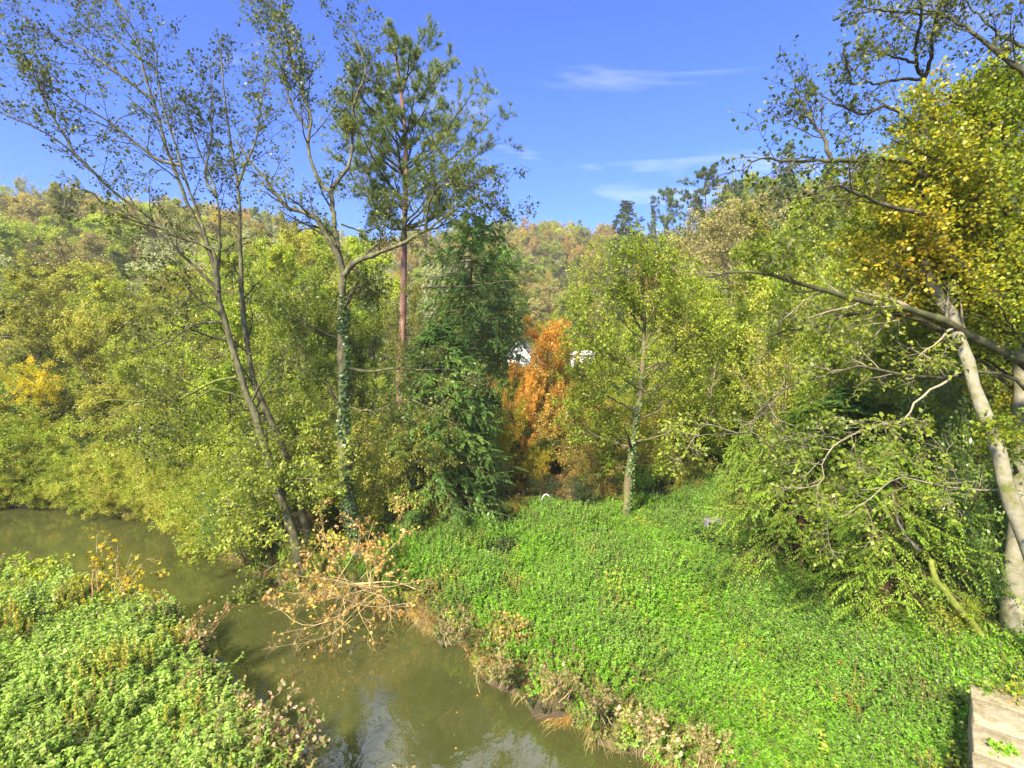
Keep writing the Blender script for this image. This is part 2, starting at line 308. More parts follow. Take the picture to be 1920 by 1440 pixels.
GX, GY = np.meshgrid(gx, gy); GZ = height(GX, GY)
g0 = np.random.default_rng(5)
near = (np.abs(GX) < 16) & (GY < 30) & (GY > 3)
GZ = GZ + near * g0.normal(size=GZ.shape) * 0.018
V = np.stack([GX, GY, GZ], -1).reshape(-1, 3); nyy, nxx = GX.shape
idx = np.arange(nyy * nxx).reshape(nyy, nxx)
F = np.stack([idx[:-1, :-1], idx[:-1, 1:], idx[1:, 1:], idx[1:, :-1]], -1).reshape(-1, 4)
M['earth'] = noise_mat('earth', [(0.30, (0.03, 0.022, 0.012)), (0.45, (0.065, 0.048, 0.026)), (0.58, (0.11, 0.085, 0.045)), (0.66, (0.05, 0.08, 0.015)), (0.8, (0.18, 0.13, 0.07))], 1.3, detail=12, rough_n=0.75, bump=0.8, bscale=14, dist=0.05)
tag(link('ground', mesh('ground', V, F, smooth=True), mat=M['earth']), 'brown leaf-littered river banks and valley floor rising to wooded hills', kind='structure')

mw = bpy.data.materials.new('river_water'); mw.use_nodes = True; t = mw.node_tree; b = t.nodes['Principled BSDF']
tc = N(t, 'ShaderNodeTexCoord')
na = N(t, 'ShaderNodeTexNoise'); na.inputs['Scale'].default_value = 0.35; na.inputs['Detail'].default_value = 4; na.inputs['Distortion'].default_value = 0.6
t.links.new(tc.outputs['Object'], na.inputs[0])
rp = N(t, 'ShaderNodeValToRGB'); rp.color_ramp.elements[0].position = 0.3; rp.color_ramp.elements[0].color = (0.042, 0.047, 0.013, 1); rp.color_ramp.elements[1].position = 0.75; rp.color_ramp.elements[1].color = (0.064, 0.067, 0.020, 1)
t.links.new(na.outputs[0], rp.inputs[0]); t.links.new(rp.outputs[0], b.inputs['Base Color'])
b.inputs['Roughness'].default_value = 0.02; b.inputs['IOR'].default_value = 1.6; b.inputs['Specular IOR Level'].default_value = 1.0
mpw = N(t, 'ShaderNodeMapping'); mpw.inputs['Scale'].default_value = (1, 1.0, 1); t.links.new(tc.outputs['Object'], mpw.inputs[0])
nb = N(t, 'ShaderNodeTexNoise'); nb.inputs['Scale'].default_value = 2.6; nb.inputs['Detail'].default_value = 3; nb.inputs['Distortion'].default_value = 0.8; t.links.new(mpw.outputs[0], nb.inputs[0])
bp = N(t, 'ShaderNodeBump'); bp.inputs['Strength'].default_value = 0.06; bp.inputs['Distance'].default_value = 0.1
t.links.new(nb.outputs[0], bp.inputs['Height']); t.links.new(bp.outputs[0], b.inputs['Normal'])
V = np.array([[-72, -25, 0], [8, -25, 0], [8, 36, 0], [-72, 36, 0]]); F = np.array([[0, 1, 2, 3]])
tag(link('river', mesh('river', V, F), mat=mw), 'slow olive-green river bending away to the left', kind='structure')

# ------------------------------------------------------------------ geometry-node scatter for uncountable ground cover
TPL = bpy.data.collections.new('templates')          # not linked to the scene: only feeds the scatters
def template_set(name, meshes):
    col = bpy.data.collections.new(name)
    for i, me in enumerate(meshes):
        o = bpy.data.objects.new('%s_%02d' % (name, i), me); col.objects.link(o)
    return col
def scatter(name, col, pos, rz, sc, vi, label, tilt=None):
    me = bpy.data.meshes.new(name); me.vertices.add(len(pos)); me.vertices.foreach_set('co', np.asarray(pos, np.float32).ravel())
    rot = np.zeros((len(pos), 3), np.float32); rot[:, 2] = rz
    if tilt is not None: rot[:, :2] = tilt
    a = me.attributes.new('rot', 'FLOAT_VECTOR', 'POINT'); a.data.foreach_set('vector', rot.ravel())
    a = me.attributes.new('sv', 'FLOAT_VECTOR', 'POINT'); a.data.foreach_set('vector', np.asarray(sc, np.float32).ravel())
    a = me.attributes.new('vi', 'INT', 'POINT'); a.data.foreach_set('value', np.asarray(vi, np.int32))
    o = bpy.data.objects.new(name, me); C.objects.link(o); tag(o, label, kind='stuff')
    g = bpy.data.node_groups.new(name, 'GeometryNodeTree')
    g.interface.new_socket('Geometry', in_out='INPUT', socket_type='NodeSocketGeometry'); g.interface.new_socket('Geometry', in_out='OUTPUT', socket_type='NodeSocketGeometry')
    gi = g.nodes.new('NodeGroupInput'); go = g.nodes.new('NodeGroupOutput')
    ip = g.nodes.new('GeometryNodeInstanceOnPoints'); ci = g.nodes.new('GeometryNodeCollectionInfo')
    ci.inputs[0].default_value = col; ci.inputs['Separate Children'].default_value = True; ci.inputs['Reset Children'].default_value = True
    def na_(nm, ty):
        n = g.nodes.new('GeometryNodeInputNamedAttribute'); n.data_type = ty; n.inputs[0].default_value = nm; return n.outputs[0]
    er = g.nodes.new('FunctionNodeEulerToRotation'); g.links.new(na_('rot', 'FLOAT_VECTOR'), er.inputs[0])
    g.links.new(gi.outputs[0], ip.inputs['Points']); g.links.new(ci.outputs[0], ip.inputs['Instance']); ip.inputs['Pick Instance'].default_value = True
    g.links.new(na_('vi', 'INT'), ip.inputs['Instance Index']); g.links.new(er.outputs[0], ip.inputs['Rotation']); g.links.new(na_('sv', 'FLOAT_VECTOR'), ip.inputs['Scale'])
    g.links.new(ip.outputs[0], go.inputs[0])
    md = o.modifiers.new('scatter', 'NODES'); md.node_group = g
    return o
def join(parts):
    """[(V,F,tint,matindex)] with equal face size -> arrays"""
    Vs, Fs, Ts, Ms = [], [], [], []; o = 0
    for V, F, T, mi in parts:
        Vs.append(V); Fs.append(F + o); Ts.append(T if T is not None else np.full(len(V), 0.5)); Ms.append(np.full(len(F), mi)); o += len(V)
    return np.concatenate(Vs), np.concatenate(Fs), np.concatenate(Ts), np.concatenate(Ms)
def mesh_multi(name, parts, mats, smooth=False):
    V, F, T, Mi = join(parts); me = mesh(name, V, F, T, smooth=smooth)
    for m in mats: me.materials.append(m)
    me.polygons.foreach_set('material_index', Mi.astype(np.int32)); return me

def nettle(seed, hmin, hmax, mat, rad=0.26, ns=10, ls=0.06, stemmat='twig_brown'):
    g = np.random.default_rng(seed); P = []; LV = []
    for i in range(ns):
        a, r = g.uniform(0, 6.28), rad * math.sqrt(g.random()); h = g.uniform(hmin, hmax)
        b0 = np.array([r * math.cos(a), r * math.sin(a), -0.05]); lean = g.normal(size=2) * 0.12
        P.append(np.linspace(b0, b0 + np.array([lean[0], lean[1], h]), 3))
    P = np.array(P); Vt, Ft = tubes(P, np.full((ns, 3), 0.005), 3)
    t = np.repeat(np.linspace(0.3, 1.0, 11)[None], ns, 0); p, T = interp(P, t); p = p.reshape(-1, 3)
    k = 3; n = len(p); p = np.repeat(p, k, 0); a = g.uniform(0, 6.28, n * k)
    ax = np.stack([np.cos(a), np.sin(a), g.uniform(-0.5, 0.25, n * k)], 1)
    V, F, T = leaf_quads(g, p, ls, axis=ax * 4, nbias=(0, 0, 2.4), width=0.62, jit=0.4)
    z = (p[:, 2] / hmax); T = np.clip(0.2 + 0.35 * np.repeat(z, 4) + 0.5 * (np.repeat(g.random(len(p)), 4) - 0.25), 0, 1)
    return mesh_multi('nettle_clump', [(Vt, Ft, None, 1), (V, F, T, 0)], [M[mat], M[stemmat]])
def inpoly(X, Y, poly):
    ins = np.zeros(X.shape, bool); n = len(poly)
    for i in range(n):
        a, b = poly[i], poly[(i + 1) % n]
        c = (a[1] > Y) != (b[1] > Y)
        ins ^= c & (X < (b[0] - a[0]) * (Y - a[1]) / ((b[1] - a[1]) or 1e-9) + a[0])
    return ins
gg = np.random.default_rng(11)
def bed_points(n, xr, yr, sdmin, cond=None):
    X = gg.uniform(*xr, n); Y = gg.uniform(*yr, n); sd = river_sd(X, Y); k = sd > sdmin
    if cond is not None: k &= cond(X, Y)
    X, Y, sd = X[k], Y[k], sd[k]; return X, Y, height(X, Y), sd
# right meadow
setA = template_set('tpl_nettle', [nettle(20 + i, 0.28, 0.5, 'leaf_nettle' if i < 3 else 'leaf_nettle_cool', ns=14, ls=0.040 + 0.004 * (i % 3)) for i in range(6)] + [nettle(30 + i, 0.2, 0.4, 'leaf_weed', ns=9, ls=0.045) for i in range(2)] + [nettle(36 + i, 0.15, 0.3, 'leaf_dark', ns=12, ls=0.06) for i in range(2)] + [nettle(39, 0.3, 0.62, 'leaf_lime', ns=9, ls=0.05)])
X, Y, Z, sd = bed_points(34000, (-4.5, 17), (3.5, 24), 0.12, lambda X, Y: X > -1.5 - (Y - 9) * 0.28 - 3 * (Y > 13))
rightside = X > -0.55 * (Y - 4) - 1
X, Y, Z, sd = X[rightside], Y[rightside], Z[rightside], sd[rightside]
blk = onz(1340, 1000, 1.6); ck = (np.hypot(X - blk[0], Y - blk[1] + 0.3) > 0.65) & ~((X < 3.0) & (Y > 18.2)); X, Y, Z, sd = X[ck], Y[ck], Z[ck], sd[ck]
pn = 0.6 * noise3(np.stack([X, Y, X * 0], -1), 0.8, 3) + 0.4 * noise3(np.stack([X, Y, X * 0], -1), 2.6, 5)
weed = (gg.random(len(X)) < np.clip(0.8 - sd * 0.6, 0.03, 0.75)) | (pn > 0.80)
cool = noise3(np.stack([X, Y, X * 0], -1), 1.0, 33) + 0.18 * gg.normal(size=len(X)) > 0.5
vi = np.where(weed, 6 + gg.integers(0, 2, len(X)), gg.integers(0, 3, len(X)) + 3 * cool)
dk = (noise3(np.stack([X, Y, X * 0], -1), 1.3, 9) + 0.07 * gg.normal(size=len(X))) > 0.86 - 0.30 * sst(12.5, 18, Y) ; vi = np.where(dk, 8 + gg.integers(0, 2, len(X)), vi); lt = noise3(np.stack([X, Y, X * 0], -1), 1.9, 14) + 0.08 * gg.normal(size=len(X)) > 0.93; vi = np.where(lt & ~dk, 10, vi)
hs_ = (0.3 + 1.5 * pn) * gg.uniform(0.75, 1.25, len(X)) * np.clip(0.55 + sd * 0.3, 0.5, 1.0)
sc = np.stack([np.full(len(X), 1.0) * gg.uniform(0.8, 1.2, len(X))] * 2 + [hs_], -1)
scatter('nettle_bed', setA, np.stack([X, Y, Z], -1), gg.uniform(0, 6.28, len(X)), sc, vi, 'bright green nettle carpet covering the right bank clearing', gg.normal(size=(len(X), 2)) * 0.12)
# left bank
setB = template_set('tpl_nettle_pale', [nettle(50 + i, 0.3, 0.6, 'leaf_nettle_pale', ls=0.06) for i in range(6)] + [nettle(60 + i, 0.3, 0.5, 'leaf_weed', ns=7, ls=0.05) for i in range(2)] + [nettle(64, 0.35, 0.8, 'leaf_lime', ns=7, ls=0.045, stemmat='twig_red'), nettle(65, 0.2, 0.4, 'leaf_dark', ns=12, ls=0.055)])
X, Y, Z, sd = bed_points(21000, (-19, 0.5), (2.5, 18), 0.15, lambda X, Y: (Y < 19 + X * 0.2))
leftside = (X < -0.55 * (Y - 4) - 1) & (Y < 15.5)
X, Y, Z, sd = X[leftside], Y[leftside], Z[leftside], sd[leftside]
bare = (np.hypot((X + 7.6) / 2.2, (Y - 7.9) / 0.9) < 1) & (gg.random(len(X)) < 0.75)
X, Y, Z, sd = X[~bare], Y[~bare], Z[~bare], sd[~bare]
pn = noise3(np.stack([X, Y, X * 0], -1), 1.1, 8)
vi = np.where(gg.random(len(X)) < np.clip(0.6 - sd * 0.5, 0.05, 0.6), 6 + gg.integers(0, 2, len(X)), gg.integers(0, 6, len(X)))
pn = 0.5 * pn + 0.5 * noise3(np.stack([X, Y, X * 0], -1), 3.0, 5)
vi = np.where(noise3(np.stack([X, Y, X * 0], -1), 2.3, 21) > 0.80, 8 + (gg.random(len(X)) < 0.35), vi)
sc = np.stack([np.full(len(X), 1.0) * gg.uniform(0.8, 1.25, len(X))] * 2 + [(0.35 + 1.2 * pn) * gg.uniform(0.8, 1.25, len(X))], -1)
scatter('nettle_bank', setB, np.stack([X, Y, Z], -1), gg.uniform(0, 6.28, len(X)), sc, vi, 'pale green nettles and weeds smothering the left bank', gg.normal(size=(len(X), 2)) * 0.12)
# dead grass and roots along the waterline
def dry_tuft(seed, mat, n=46, h=0.4, spread=0.5, w_=0.006, droop=-0.12):
    g = np.random.default_rng(seed)
    base = g.normal(size=(n, 3)) * np.array([0.05, 0.05, 0]); a = g.uniform(0, 6.28, n)
    d = nrm(np.stack([np.cos(a) * spread, np.sin(a) * spread, g.uniform(0.3, 1.0, n)], 1)); K = 5; P = np.zeros((n, K, 3)); P[:, 0] = base; L = h * g.uniform(0.5, 1.2, n)
    for k in range(1, K):
        d = nrm(d + np.array([0, 0, droop]) * k * 0.7 + g.normal(size=d.shape) * 0.07); P[:, k] = P[:, k - 1] + d * (L / (K - 1))[:, None]
    side = nrm(np.cross(d, np.array([0, 0, 1.0])))[:, None, :] * (w_ * np.linspace(1, 0.15, K))[None, :, None]
    A = P + side; B = P - side; V = np.stack([A, B], 2).reshape(-1, 3); idx = np.arange(n * K * 2).reshape(n, K, 2)
    F = np.stack([idx[:, :-1, 0], idx[:, 1:, 0], idx[:, 1:, 1], idx[:, :-1, 1]], -1).reshape(-1, 4)
    return mesh('tuft', V, F, np.repeat(g.random(n), K * 2), M[mat])
setC = template_set('tpl_dry', [dry_tuft(70 + i, 'leaf_dead' if i % 2 else 'leaf_tan', h=0.42, spread=1.2, w_=0.0035, droop=-0.3, n=60) for i in range(5)])
X, Y, Z, sd = bed_points(60000, (-15, 6), (3.5, 22), -0.25, lambda X, Y: river_sd(X, Y) < 0.75)
k = gg.random(len(X)) < np.where(X > -0.55 * (Y - 4) - 1, 0.36, 0.12); X, Y, Z = X[k], Y[k], Z[k]; k = Z > -0.1; X, Y, Z = X[k], Y[k], Z[k]
scatter('dry_grass', setC, np.stack([X, Y, Z], -1), gg.uniform(0, 6.28, len(X)), np.repeat(gg.uniform(0.5, 1.15, len(X))[:, None], 3, 1), gg.integers(0, 5, len(X)), 'dead straw-coloured grass and roots fringing the waterline', gg.normal(size=(len(X), 2)) * 0.3)
# small weeds rooted in the bank face
X, Y, Z, sd = bed_points(30000, (-9, 7), (3.5, 20), -0.3, lambda X, Y: (river_sd(X, Y) < 0.5)); k = (Z > 0.05) & (gg.random(len(X)) < 0.8); X, Y, Z = X[k], Y[k], Z[k]
scatter('bank_face_weeds', template_set('tpl_face', [nettle(90 + i, 0.2, 0.45, m_, ns=7, ls=0.05, rad=0.2) for i, m_ in enumerate(('leaf_weed', 'leaf_nettle', 'leaf_dark', 'leaf_weed', 'leaf_nettle_pale'))]), np.stack([X, Y, Z], -1), gg.uniform(0, 6.28, len(X)), np.repeat(gg.uniform(0.4, 0.95, len(X))[:, None], 3, 1), gg.integers(0, 5, len(X)), 'small ragged weeds rooted in the muddy bank faces', gg.normal(size=(len(X), 2)) * 0.35)
# scattered stalks and grass poking through the nettles
setS = template_set('tpl_stalk', [dry_tuft(300, 'leaf_tan', n=7, h=0.85, spread=0.35, w_=0.005, droop=-0.03), dry_tuft(301, 'grass', n=40, h=0.75, spread=0.7, w_=0.005, droop=-0.12), dry_tuft(302, 'leaf_dead', n=6, h=0.75, spread=0.5, w_=0.005, droop=-0.05), dry_tuft(303, 'grass', n=60, h=0.6, spread=0.9, w_=0.004, droop=-0.15), nettle(304, 0.5, 0.85, 'leaf_bronze', ns=4, ls=0.04, rad=0.15)])
X, Y, Z, sd = bed_points(3400, (-16, 13), (4, 19), 0.2, lambda X, Y: noise3(np.stack([X, Y, X * 0], -1), 1.4, 40) + 0.25 * gg.random(len(X)) > 0.72)
scatter('weed_stalks', setS, np.stack([X, Y, Z], -1), gg.uniform(0, 6.28, len(X)), np.repeat(gg.uniform(0.6, 1.1, len(X))[:, None], 3, 1), gg.integers(0, 5, len(X)), 'dry stalks and grass blades poking up through the nettles', gg.normal(size=(len(X), 2)) * 0.15)
# leaf litter
lit = mesh('litter', *(lambda r: (r[0], r[1], r[2]))(leaf_quads(np.random.default_rng(3), np.random.default_rng(4).uniform(-0.3, 0.3, (60, 3)) * np.array([1, 1, 0.05]), 0.06, nbias=(0, 0, 3))), M['leaf_dead'])
setD = template_set('tpl_litter', [lit])
X, Y, Z, sd = bed_points(3200, (-14, 15), (4, 26), 0.0)
scatter('leaf_litter', setD, np.stack([X, Y, Z + 0.03], -1), gg.uniform(0, 6.28, len(X)), np.ones((len(X), 3)), np.zeros(len(X)), 'fallen brown leaves lying on the bare soil of the banks')
# floating leaves on the river
n = 260; X = gg.uniform(-12, 5, n); Y = gg.uniform(6, 21, n); k = river_sd(X, Y) < -0.2; X, Y = X[k], Y[k]
V, F, T = leaf_quads(gg, np.stack([X, Y, np.full(len(X), 0.012)], -1), 0.05, axis=np.array([0.01, 0, 0]), nbias=(0, 0, 60), width=0.8, jit=1)
V[:, 2] = 0.008 + 0.004 * gg.random(len(V))
tag(link('floating_leaves', mesh('floating_leaves', V, F, T), mat=M['leaf_dead']), 'small yellow leaves floating on the river surface', kind='stuff')

# ------------------------------------------------------------------ tree makers
def foliage_mesh(g, P, m, size, t0=0.1, nbias=(0, 0, 0.7), width=0.6, jit=0.9, spread=0.06, keep=1.0, off=None, ntf=0.9, ax_w=0.6, droop=0.0):
    t = t0 + (1.05 - t0) * g.random((P.shape[0], m)); p, T = interp(P, t); p = p.reshape(-1, 3); T = T.reshape(-1, 3)
    if keep < 1: k = g.random(len(p)) < keep; p, T = p[k], T[k]
    p = p + g.normal(size=p.shape) * spread
    V, F, tint = leaf_quads(g, p, size, axis=T * ax_w + np.array([0, 0, -droop]), nbias=nbias, width=width, jit=jit)
    return V, F, np.repeat(np.clip(0.55 * noise3(p, ntf, 2) + 0.5 * g.random(len(p)) - 0.02, 0, 1), 4)
VAR = {}
def decid(key, seed, H=10, W=3.6, cb=0.25, n1=22, n2=7, n3=6, m=17, leaf=0.15, lean=(0, 0), upb=0.35, r0=0.16, bare=0.0, curl=0.02, ang1=(35, 75), top=1.0, stems=1):
    g = np.random.default_rng(seed)
    tr = []
    for s in range(stems):
        o = g.normal(size=2) * (0.25 if stems > 1 else 0); e = g.normal(size=2) * (W * 0.35 if stems > 1 else 0.2)
        K = 10; z = np.linspace(0, H * (1 if s == 0 else g.uniform(0.7, 0.95)), K); u = (z / H)
        p = np.stack([o[0] + (lean[0] + e[0]) * u ** 1.4 + 0.12 * np.sin(u * 5 + seed + s), o[1] + (lean[1] + e[1]) * u ** 1.4 + 0.12 * np.cos(u * 4 + seed), z - 0.15], 1); tr.append(p)
    P0 = np.array(tr); R0 = np.repeat((r0 * (1 - 0.93 * np.linspace(0, 1, 10)))[None], stems, 0)
    # crown profile: long in the middle, short at the top
    P1, R1 = grow(g, P0, R0, n1 // stems + 1, 1.0, t0=cb, t1=0.98, ang=ang1, up=upb, wob=0.13, K=7, rmul=0.5, taper=0.0, curl=curl)
    base = P1[:, :1]; tt = np.clip((base[:, 0, 2] / H - cb) / (1 - cb), 0, 1)
    prof = W * (0.45 + 1.1 * np.sin(np.clip(tt * 0.95 + 0.12, 0, 1) * math.pi) ** 0.8 * 0.62) * top * g.uniform(0.8, 1.15, len(tt))
    P1 = base + (P1 - base) * prof[:, None, None]
    P2, R2 = grow(g, P1, R1, n2, plen(P1) * 0.42, t0=0.2, ang=(30, 70), up=0.1, wob=0.2, K=5, rmul=0.6, curl=curl)
    P3, R3 = grow(g, P2, R2, n3, plen(P2) * 0.5, t0=0.15, ang=(30, 75), up=0.02, wob=0.22, K=4, rmul=0.6, curl=-0.03, rmin=0.005)
    Vt, Ft = tubes(P0, R0, 8); Vb, Fb = tubes(P1, R1, 5); Vc, Fc = tubes(P2, R2, 3); Vd, Fd = tubes(P3, R3, 3)
    Vx, Fx, _, _ = join([(Vb, Fb, None, 0), (Vc, Fc, None, 0), (Vd, Fd, None, 0)])
    Vl, Fl, Tl = foliage_mesh(g, P3, m, leaf, spread=leaf * 0.8, keep=1 - bare)
    VAR[key] = dict(H=H, trunk=mesh(key + '_trunk', Vt, Ft, smooth=True), branch=mesh(key + '_branch', Vx, Fx, smooth=True), foliage=mesh(key + '_foliage', Vl, Fl, Tl))
    for k_, mm in (('trunk', 'branch_bark'), ('branch', 'twig_brown'), ('foliage', 'leaf_green')): VAR[key][k_].materials.append(M[mm])
def conifer(key, seed, H=14, W=3.2, n1=110, n2=12, nl=8, leaf=0.16, droop=0.5, r0=0.2, cb=0.03, pw=0.8, top_gap=0.0, wl=0.30, tufty=0.0):
    g = np.random.default_rng(seed); K = 10
    z = np.linspace(0, H, K); P0 = np.stack([0.05 * np.sin(z), 0.05 * np.cos(z * 0.8), z - 0.1], 1)[None]; R0 = (r0 * (1 - 0.95 * np.linspace(0, 1, K)))[None]
    t = cb + (1 - cb) * (np.arange(n1) + g.random(n1)) / n1
    a = np.arange(n1) * 2.4 + g.random(n1); prof = W * (1 - t) ** pw * g.uniform(0.75, 1.15, n1) + 0.25
    if tufty: prof *= 1 + tufty * np.sin(t * 38 + np.sin(a)) 
    K1 = 8; P1 = np.zeros((n1, K1, 3)); P1[:, 0] = interp(P0, t[None])[0][0]
    s = np.linspace(0, 1, K1)
    rad = np.stack([np.cos(a), np.sin(a)], 1)
    for k in range(1, K1):
        P1[:, k, :2] = P1[:, 0, :2] + rad * (prof * s[k])[:, None] + g.normal(size=(n1, 2)) * 0.04
        P1[:, k, 2] = P1[:, 0, 2] + prof * (0.12 * s[k] - droop * s[k] ** 1.3 + 0.22 * s[k] ** 3)
    R1 = np.repeat((0.035 * (1 - 0.85 * s))[None], n1, 0) * (prof / W)[:, None].clip(0.3, 1)
    P2, R2 = grow(g, P1, R1, n2, plen(P1) * wl + 0.15, t0=0.15, ang=(30, 65), up=-0.25, wob=0.08, K=5, rmul=0.4, taper=0.3, curl=-0.10, rmin=0.004)
    # pinnate leaflets, both sides of every twig
    B = len(P2); tt = np.tile(np.linspace(0.05, 1, nl)[None], (B, 1)); p, T = interp(P2, tt)
    side = nrm(np.cross(T, np.array([0, 0, 1.0]))); V_, F_, T_ = [], [], []; c = 0
    clump = noise3(P2[:, 0], 1.3, seed)
    for sg in (-1, 1):
        d = nrm(T * 0.8 + sg * side * 0.75 + np.array([0, 0, -0.35]) + g.normal(size=p.shape) * 0.15)
        ln = leaf * (1.15 - 0.6 * tt)[..., None] * g.uniform(0.7, 1.2, tt.shape)[..., None]
        ww = nrm(np.cross(d, np.array([0, 0, 1.0]) + 0.3 * g.normal(size=d.shape))) * ln * 0.17
        q = np.stack([p, p + d * ln * 0.45 + ww, p + d * ln, p + d * ln * 0.45 - ww], 2).reshape(-1, 3)
        V_.append(q); n_ = len(q) // 4; F_.append(np.arange(n_ * 4).reshape(n_, 4) + c); c += n_ * 4
        T_.append(np.repeat(np.clip(0.5 * np.repeat(clump, nl) + 0.25 * tt.ravel() + 0.3 * g.random(B * nl) - 0.05, 0, 1), 4))
    Vt, Ft = tubes(P0, R0, 8); Vb, Fb = tubes(P1, R1, 4); Vc, Fc = tubes(P2, R2, 3); Vx, Fx, _, _ = join([(Vb, Fb, None, 0), (Vc, Fc, None, 0)])
    VAR[key] = dict(H=H, trunk=mesh(key + '_trunk', Vt, Ft, smooth=True), branch=mesh(key + '_branch', Vx, Fx, smooth=True), foliage=mesh(key + '_foliage', np.concatenate(V_), np.concatenate(F_), np.concatenate(T_)))
    for k_, mm in (('trunk', 'cedar_bark'), ('branch', 'cedar_bark'), ('foliage', 'spray_cedar')): VAR[key][k_].materials.append(M[mm])
def needles(g, P, m, ln, wd, k=8, t0=0.2):
    """needle tufts at m anchors on each twig"""
    t = t0 + (1.0 - t0) * g.random((P.shape[0], m)); t[:, -1] = 1.0
    p, T = interp(P, t); p = p.reshape(-1, 3); T = T.reshape(-1, 3); n = len(p)
    p = np.repeat(p, k, 0); d = nrm(np.repeat(T, k, 0) * 0.5 + g.normal(size=(n * k, 3)) * 0.6 + np.array([0, 0, 0.45])); s = nrm(np.cross(d, g.normal(size=d.shape))) * wd
    l = ln * g.uniform(0.7, 1.2, n * k)[:, None]
    V = np.stack([p - s, p + s, p + d * l + s * 0.3, p + d * l - s * 0.3], 1).reshape(-1, 3); F = np.arange(n * k * 4).reshape(-1, 4)
    return V, F, np.repeat(np.clip(np.repeat(0.6 * noise3(P.reshape(-1, P.shape[1], 3)[:, 0], 0.8, 4), m * k) + 0.4 * g.random(n * k), 0, 1), 4)
def pine_var(key, seed, H=16, W=3.0, cb=0.45, n1=34):
    g = np.random.default_rng(seed); K = 10; z = np.linspace(0, H, K)
    P0 = np.stack([0.15 * np.sin(z * 0.3 + seed), 0.1 * np.cos(z * 0.4), z - 0.1], 1)[None]; R0 = (0.2 * (1 - 0.93 * np.linspace(0, 1, K)))[None]
    P1, R1 = grow(g, P0, R0, n1, 1.0, t0=cb, t1=0.99, ang=(55, 85), up=0.25, wob=0.12, K=7, taper=0)
    tt = (P1[:, 0, 2] / H - cb) / (1 - cb); prof = W * (0.35 + 0.75 * np.sin(np.clip(0.95 - 0.85 * tt, 0, 1) * math.pi * 0.62)) * g.uniform(0.6, 1.15, n1)
    P1 = P1[:, :1] + (P1 - P1[:, :1]) * prof[:, None, None]
    P2, R2 = grow(g, P1, R1, 8, plen(P1) * 0.35, t0=0.3, ang=(25, 60), up=0.25, K=4); V, F, T = needles(g, P2, 5, 0.34, 0.035, 10)
    Vt, Ft = tubes(P0, R0, 8); a = tubes(P1, R1, 4); b_ = tubes(P2, R2, 3); Vx, Fx, _, _ = join([(*a, None, 0), (*b_, None, 0)])
    VAR[key] = dict(H=H, trunk=mesh(key + '_trunk', Vt, Ft, smooth=True), branch=mesh(key + '_branch', Vx, Fx), foliage=mesh(key + '_foliage', V, F, T))
    for k_, mm in (('trunk', 'pine_bark'), ('branch', 'pine_bark'), ('foliage', 'needle_far')): VAR[key][k_].materials.append(M[mm])

decid('broad_a', 1, H=10, W=3.8, cb=0.22, n1=26, m=18)
decid('broad_b', 2, H=10, W=3.4, cb=0.30, n1=24, m=17, lean=(0.8, 0.2))
decid('broad_c', 3, H=10, W=4.2, cb=0.18, n1=28, m=15, stems=3, r0=0.11)
decid('tall_a', 4, H=14, W=3.2, cb=0.30, n1=32, m=15)
decid('tall_b', 5, H=14, W=2.8, cb=0.35, n1=30, m=14, lean=(-0.8, 0), stems=2, r0=0.13)
decid('thin_a', 6, H=12, W=3.4, cb=0.25, n1=24, m=11, leaf=0.13, bare=0.15)
decid('thin_b', 7, H=12, W=3.6, cb=0.2, n1=22, m=9, leaf=0.13, stems=3, r0=0.1)
decid('bush_a', 8, H=4, W=2.3, cb=0.05, n1=40, n2=6, n3=5, m=13, leaf=0.085, stems=8, r0=0.04, upb=0.2)
decid('bush_b', 9, H=4, W=2.6, cb=0.05, n1=40, n2=6, n3=5, m=12, leaf=0.10, stems=8, r0=0.04, upb=0.05, curl=-0.05)
decid('shrub_c', 10, H=3, W=1.5, cb=0.1, n1=24, n2=5, n3=4, m=10, leaf=0.08, stems=6, r0=0.025)
decid('far_a', 12, H=12, W=4.2, cb=0.12, n1=24, n2=6, n3=5, m=22, leaf=0.20, r0=0.2)
decid('far_b', 13, H=12, W=4.0, cb=0.15, n1=22, n2=6, n3=5, m=20, leaf=0.20, r0=0.2)
decid('far_c', 14, H=12, W=3.5, cb=0.20, n1=20, n2=6, n3=4, m=20, leaf=0.19, r0=0.2, bare=0.1)
conifer('cedar_a', 21, H=9, W=2.6, n1=190, n2=15, nl=9, leaf=0.16, droop=0.6, pw=0.45)
conifer('cedar_b', 22, H=12, W=3.2, n1=190, n2=13, nl=8, leaf=0.20, droop=0.45, pw=0.6)
conifer('cedar_c', 28, H=12, W=3.3, n1=200, n2=14, nl=8, leaf=0.19, droop=0.4, pw=0.33)
conifer('cypress', 23, H=7, W=3.0, n1=120, n2=15, nl=9, leaf=0.15, droop=0.75, pw=0.5, wl=0.34)
conifer('spruce', 24, H=16, W=3.0, n1=110, n2=9, nl=5, leaf=0.40, droop=0.3, pw=0.95, tufty=0.25)
conifer('fir', 25, H=16, W=3.6, n1=100, n2=9, nl=5, leaf=0.42, droop=0.15, pw=0.8, tufty=0.35)
pine_var('pine_far', 26)
pine_var('pine_far_b', 27, H=15, W=3.4, cb=0.3, n1=40)

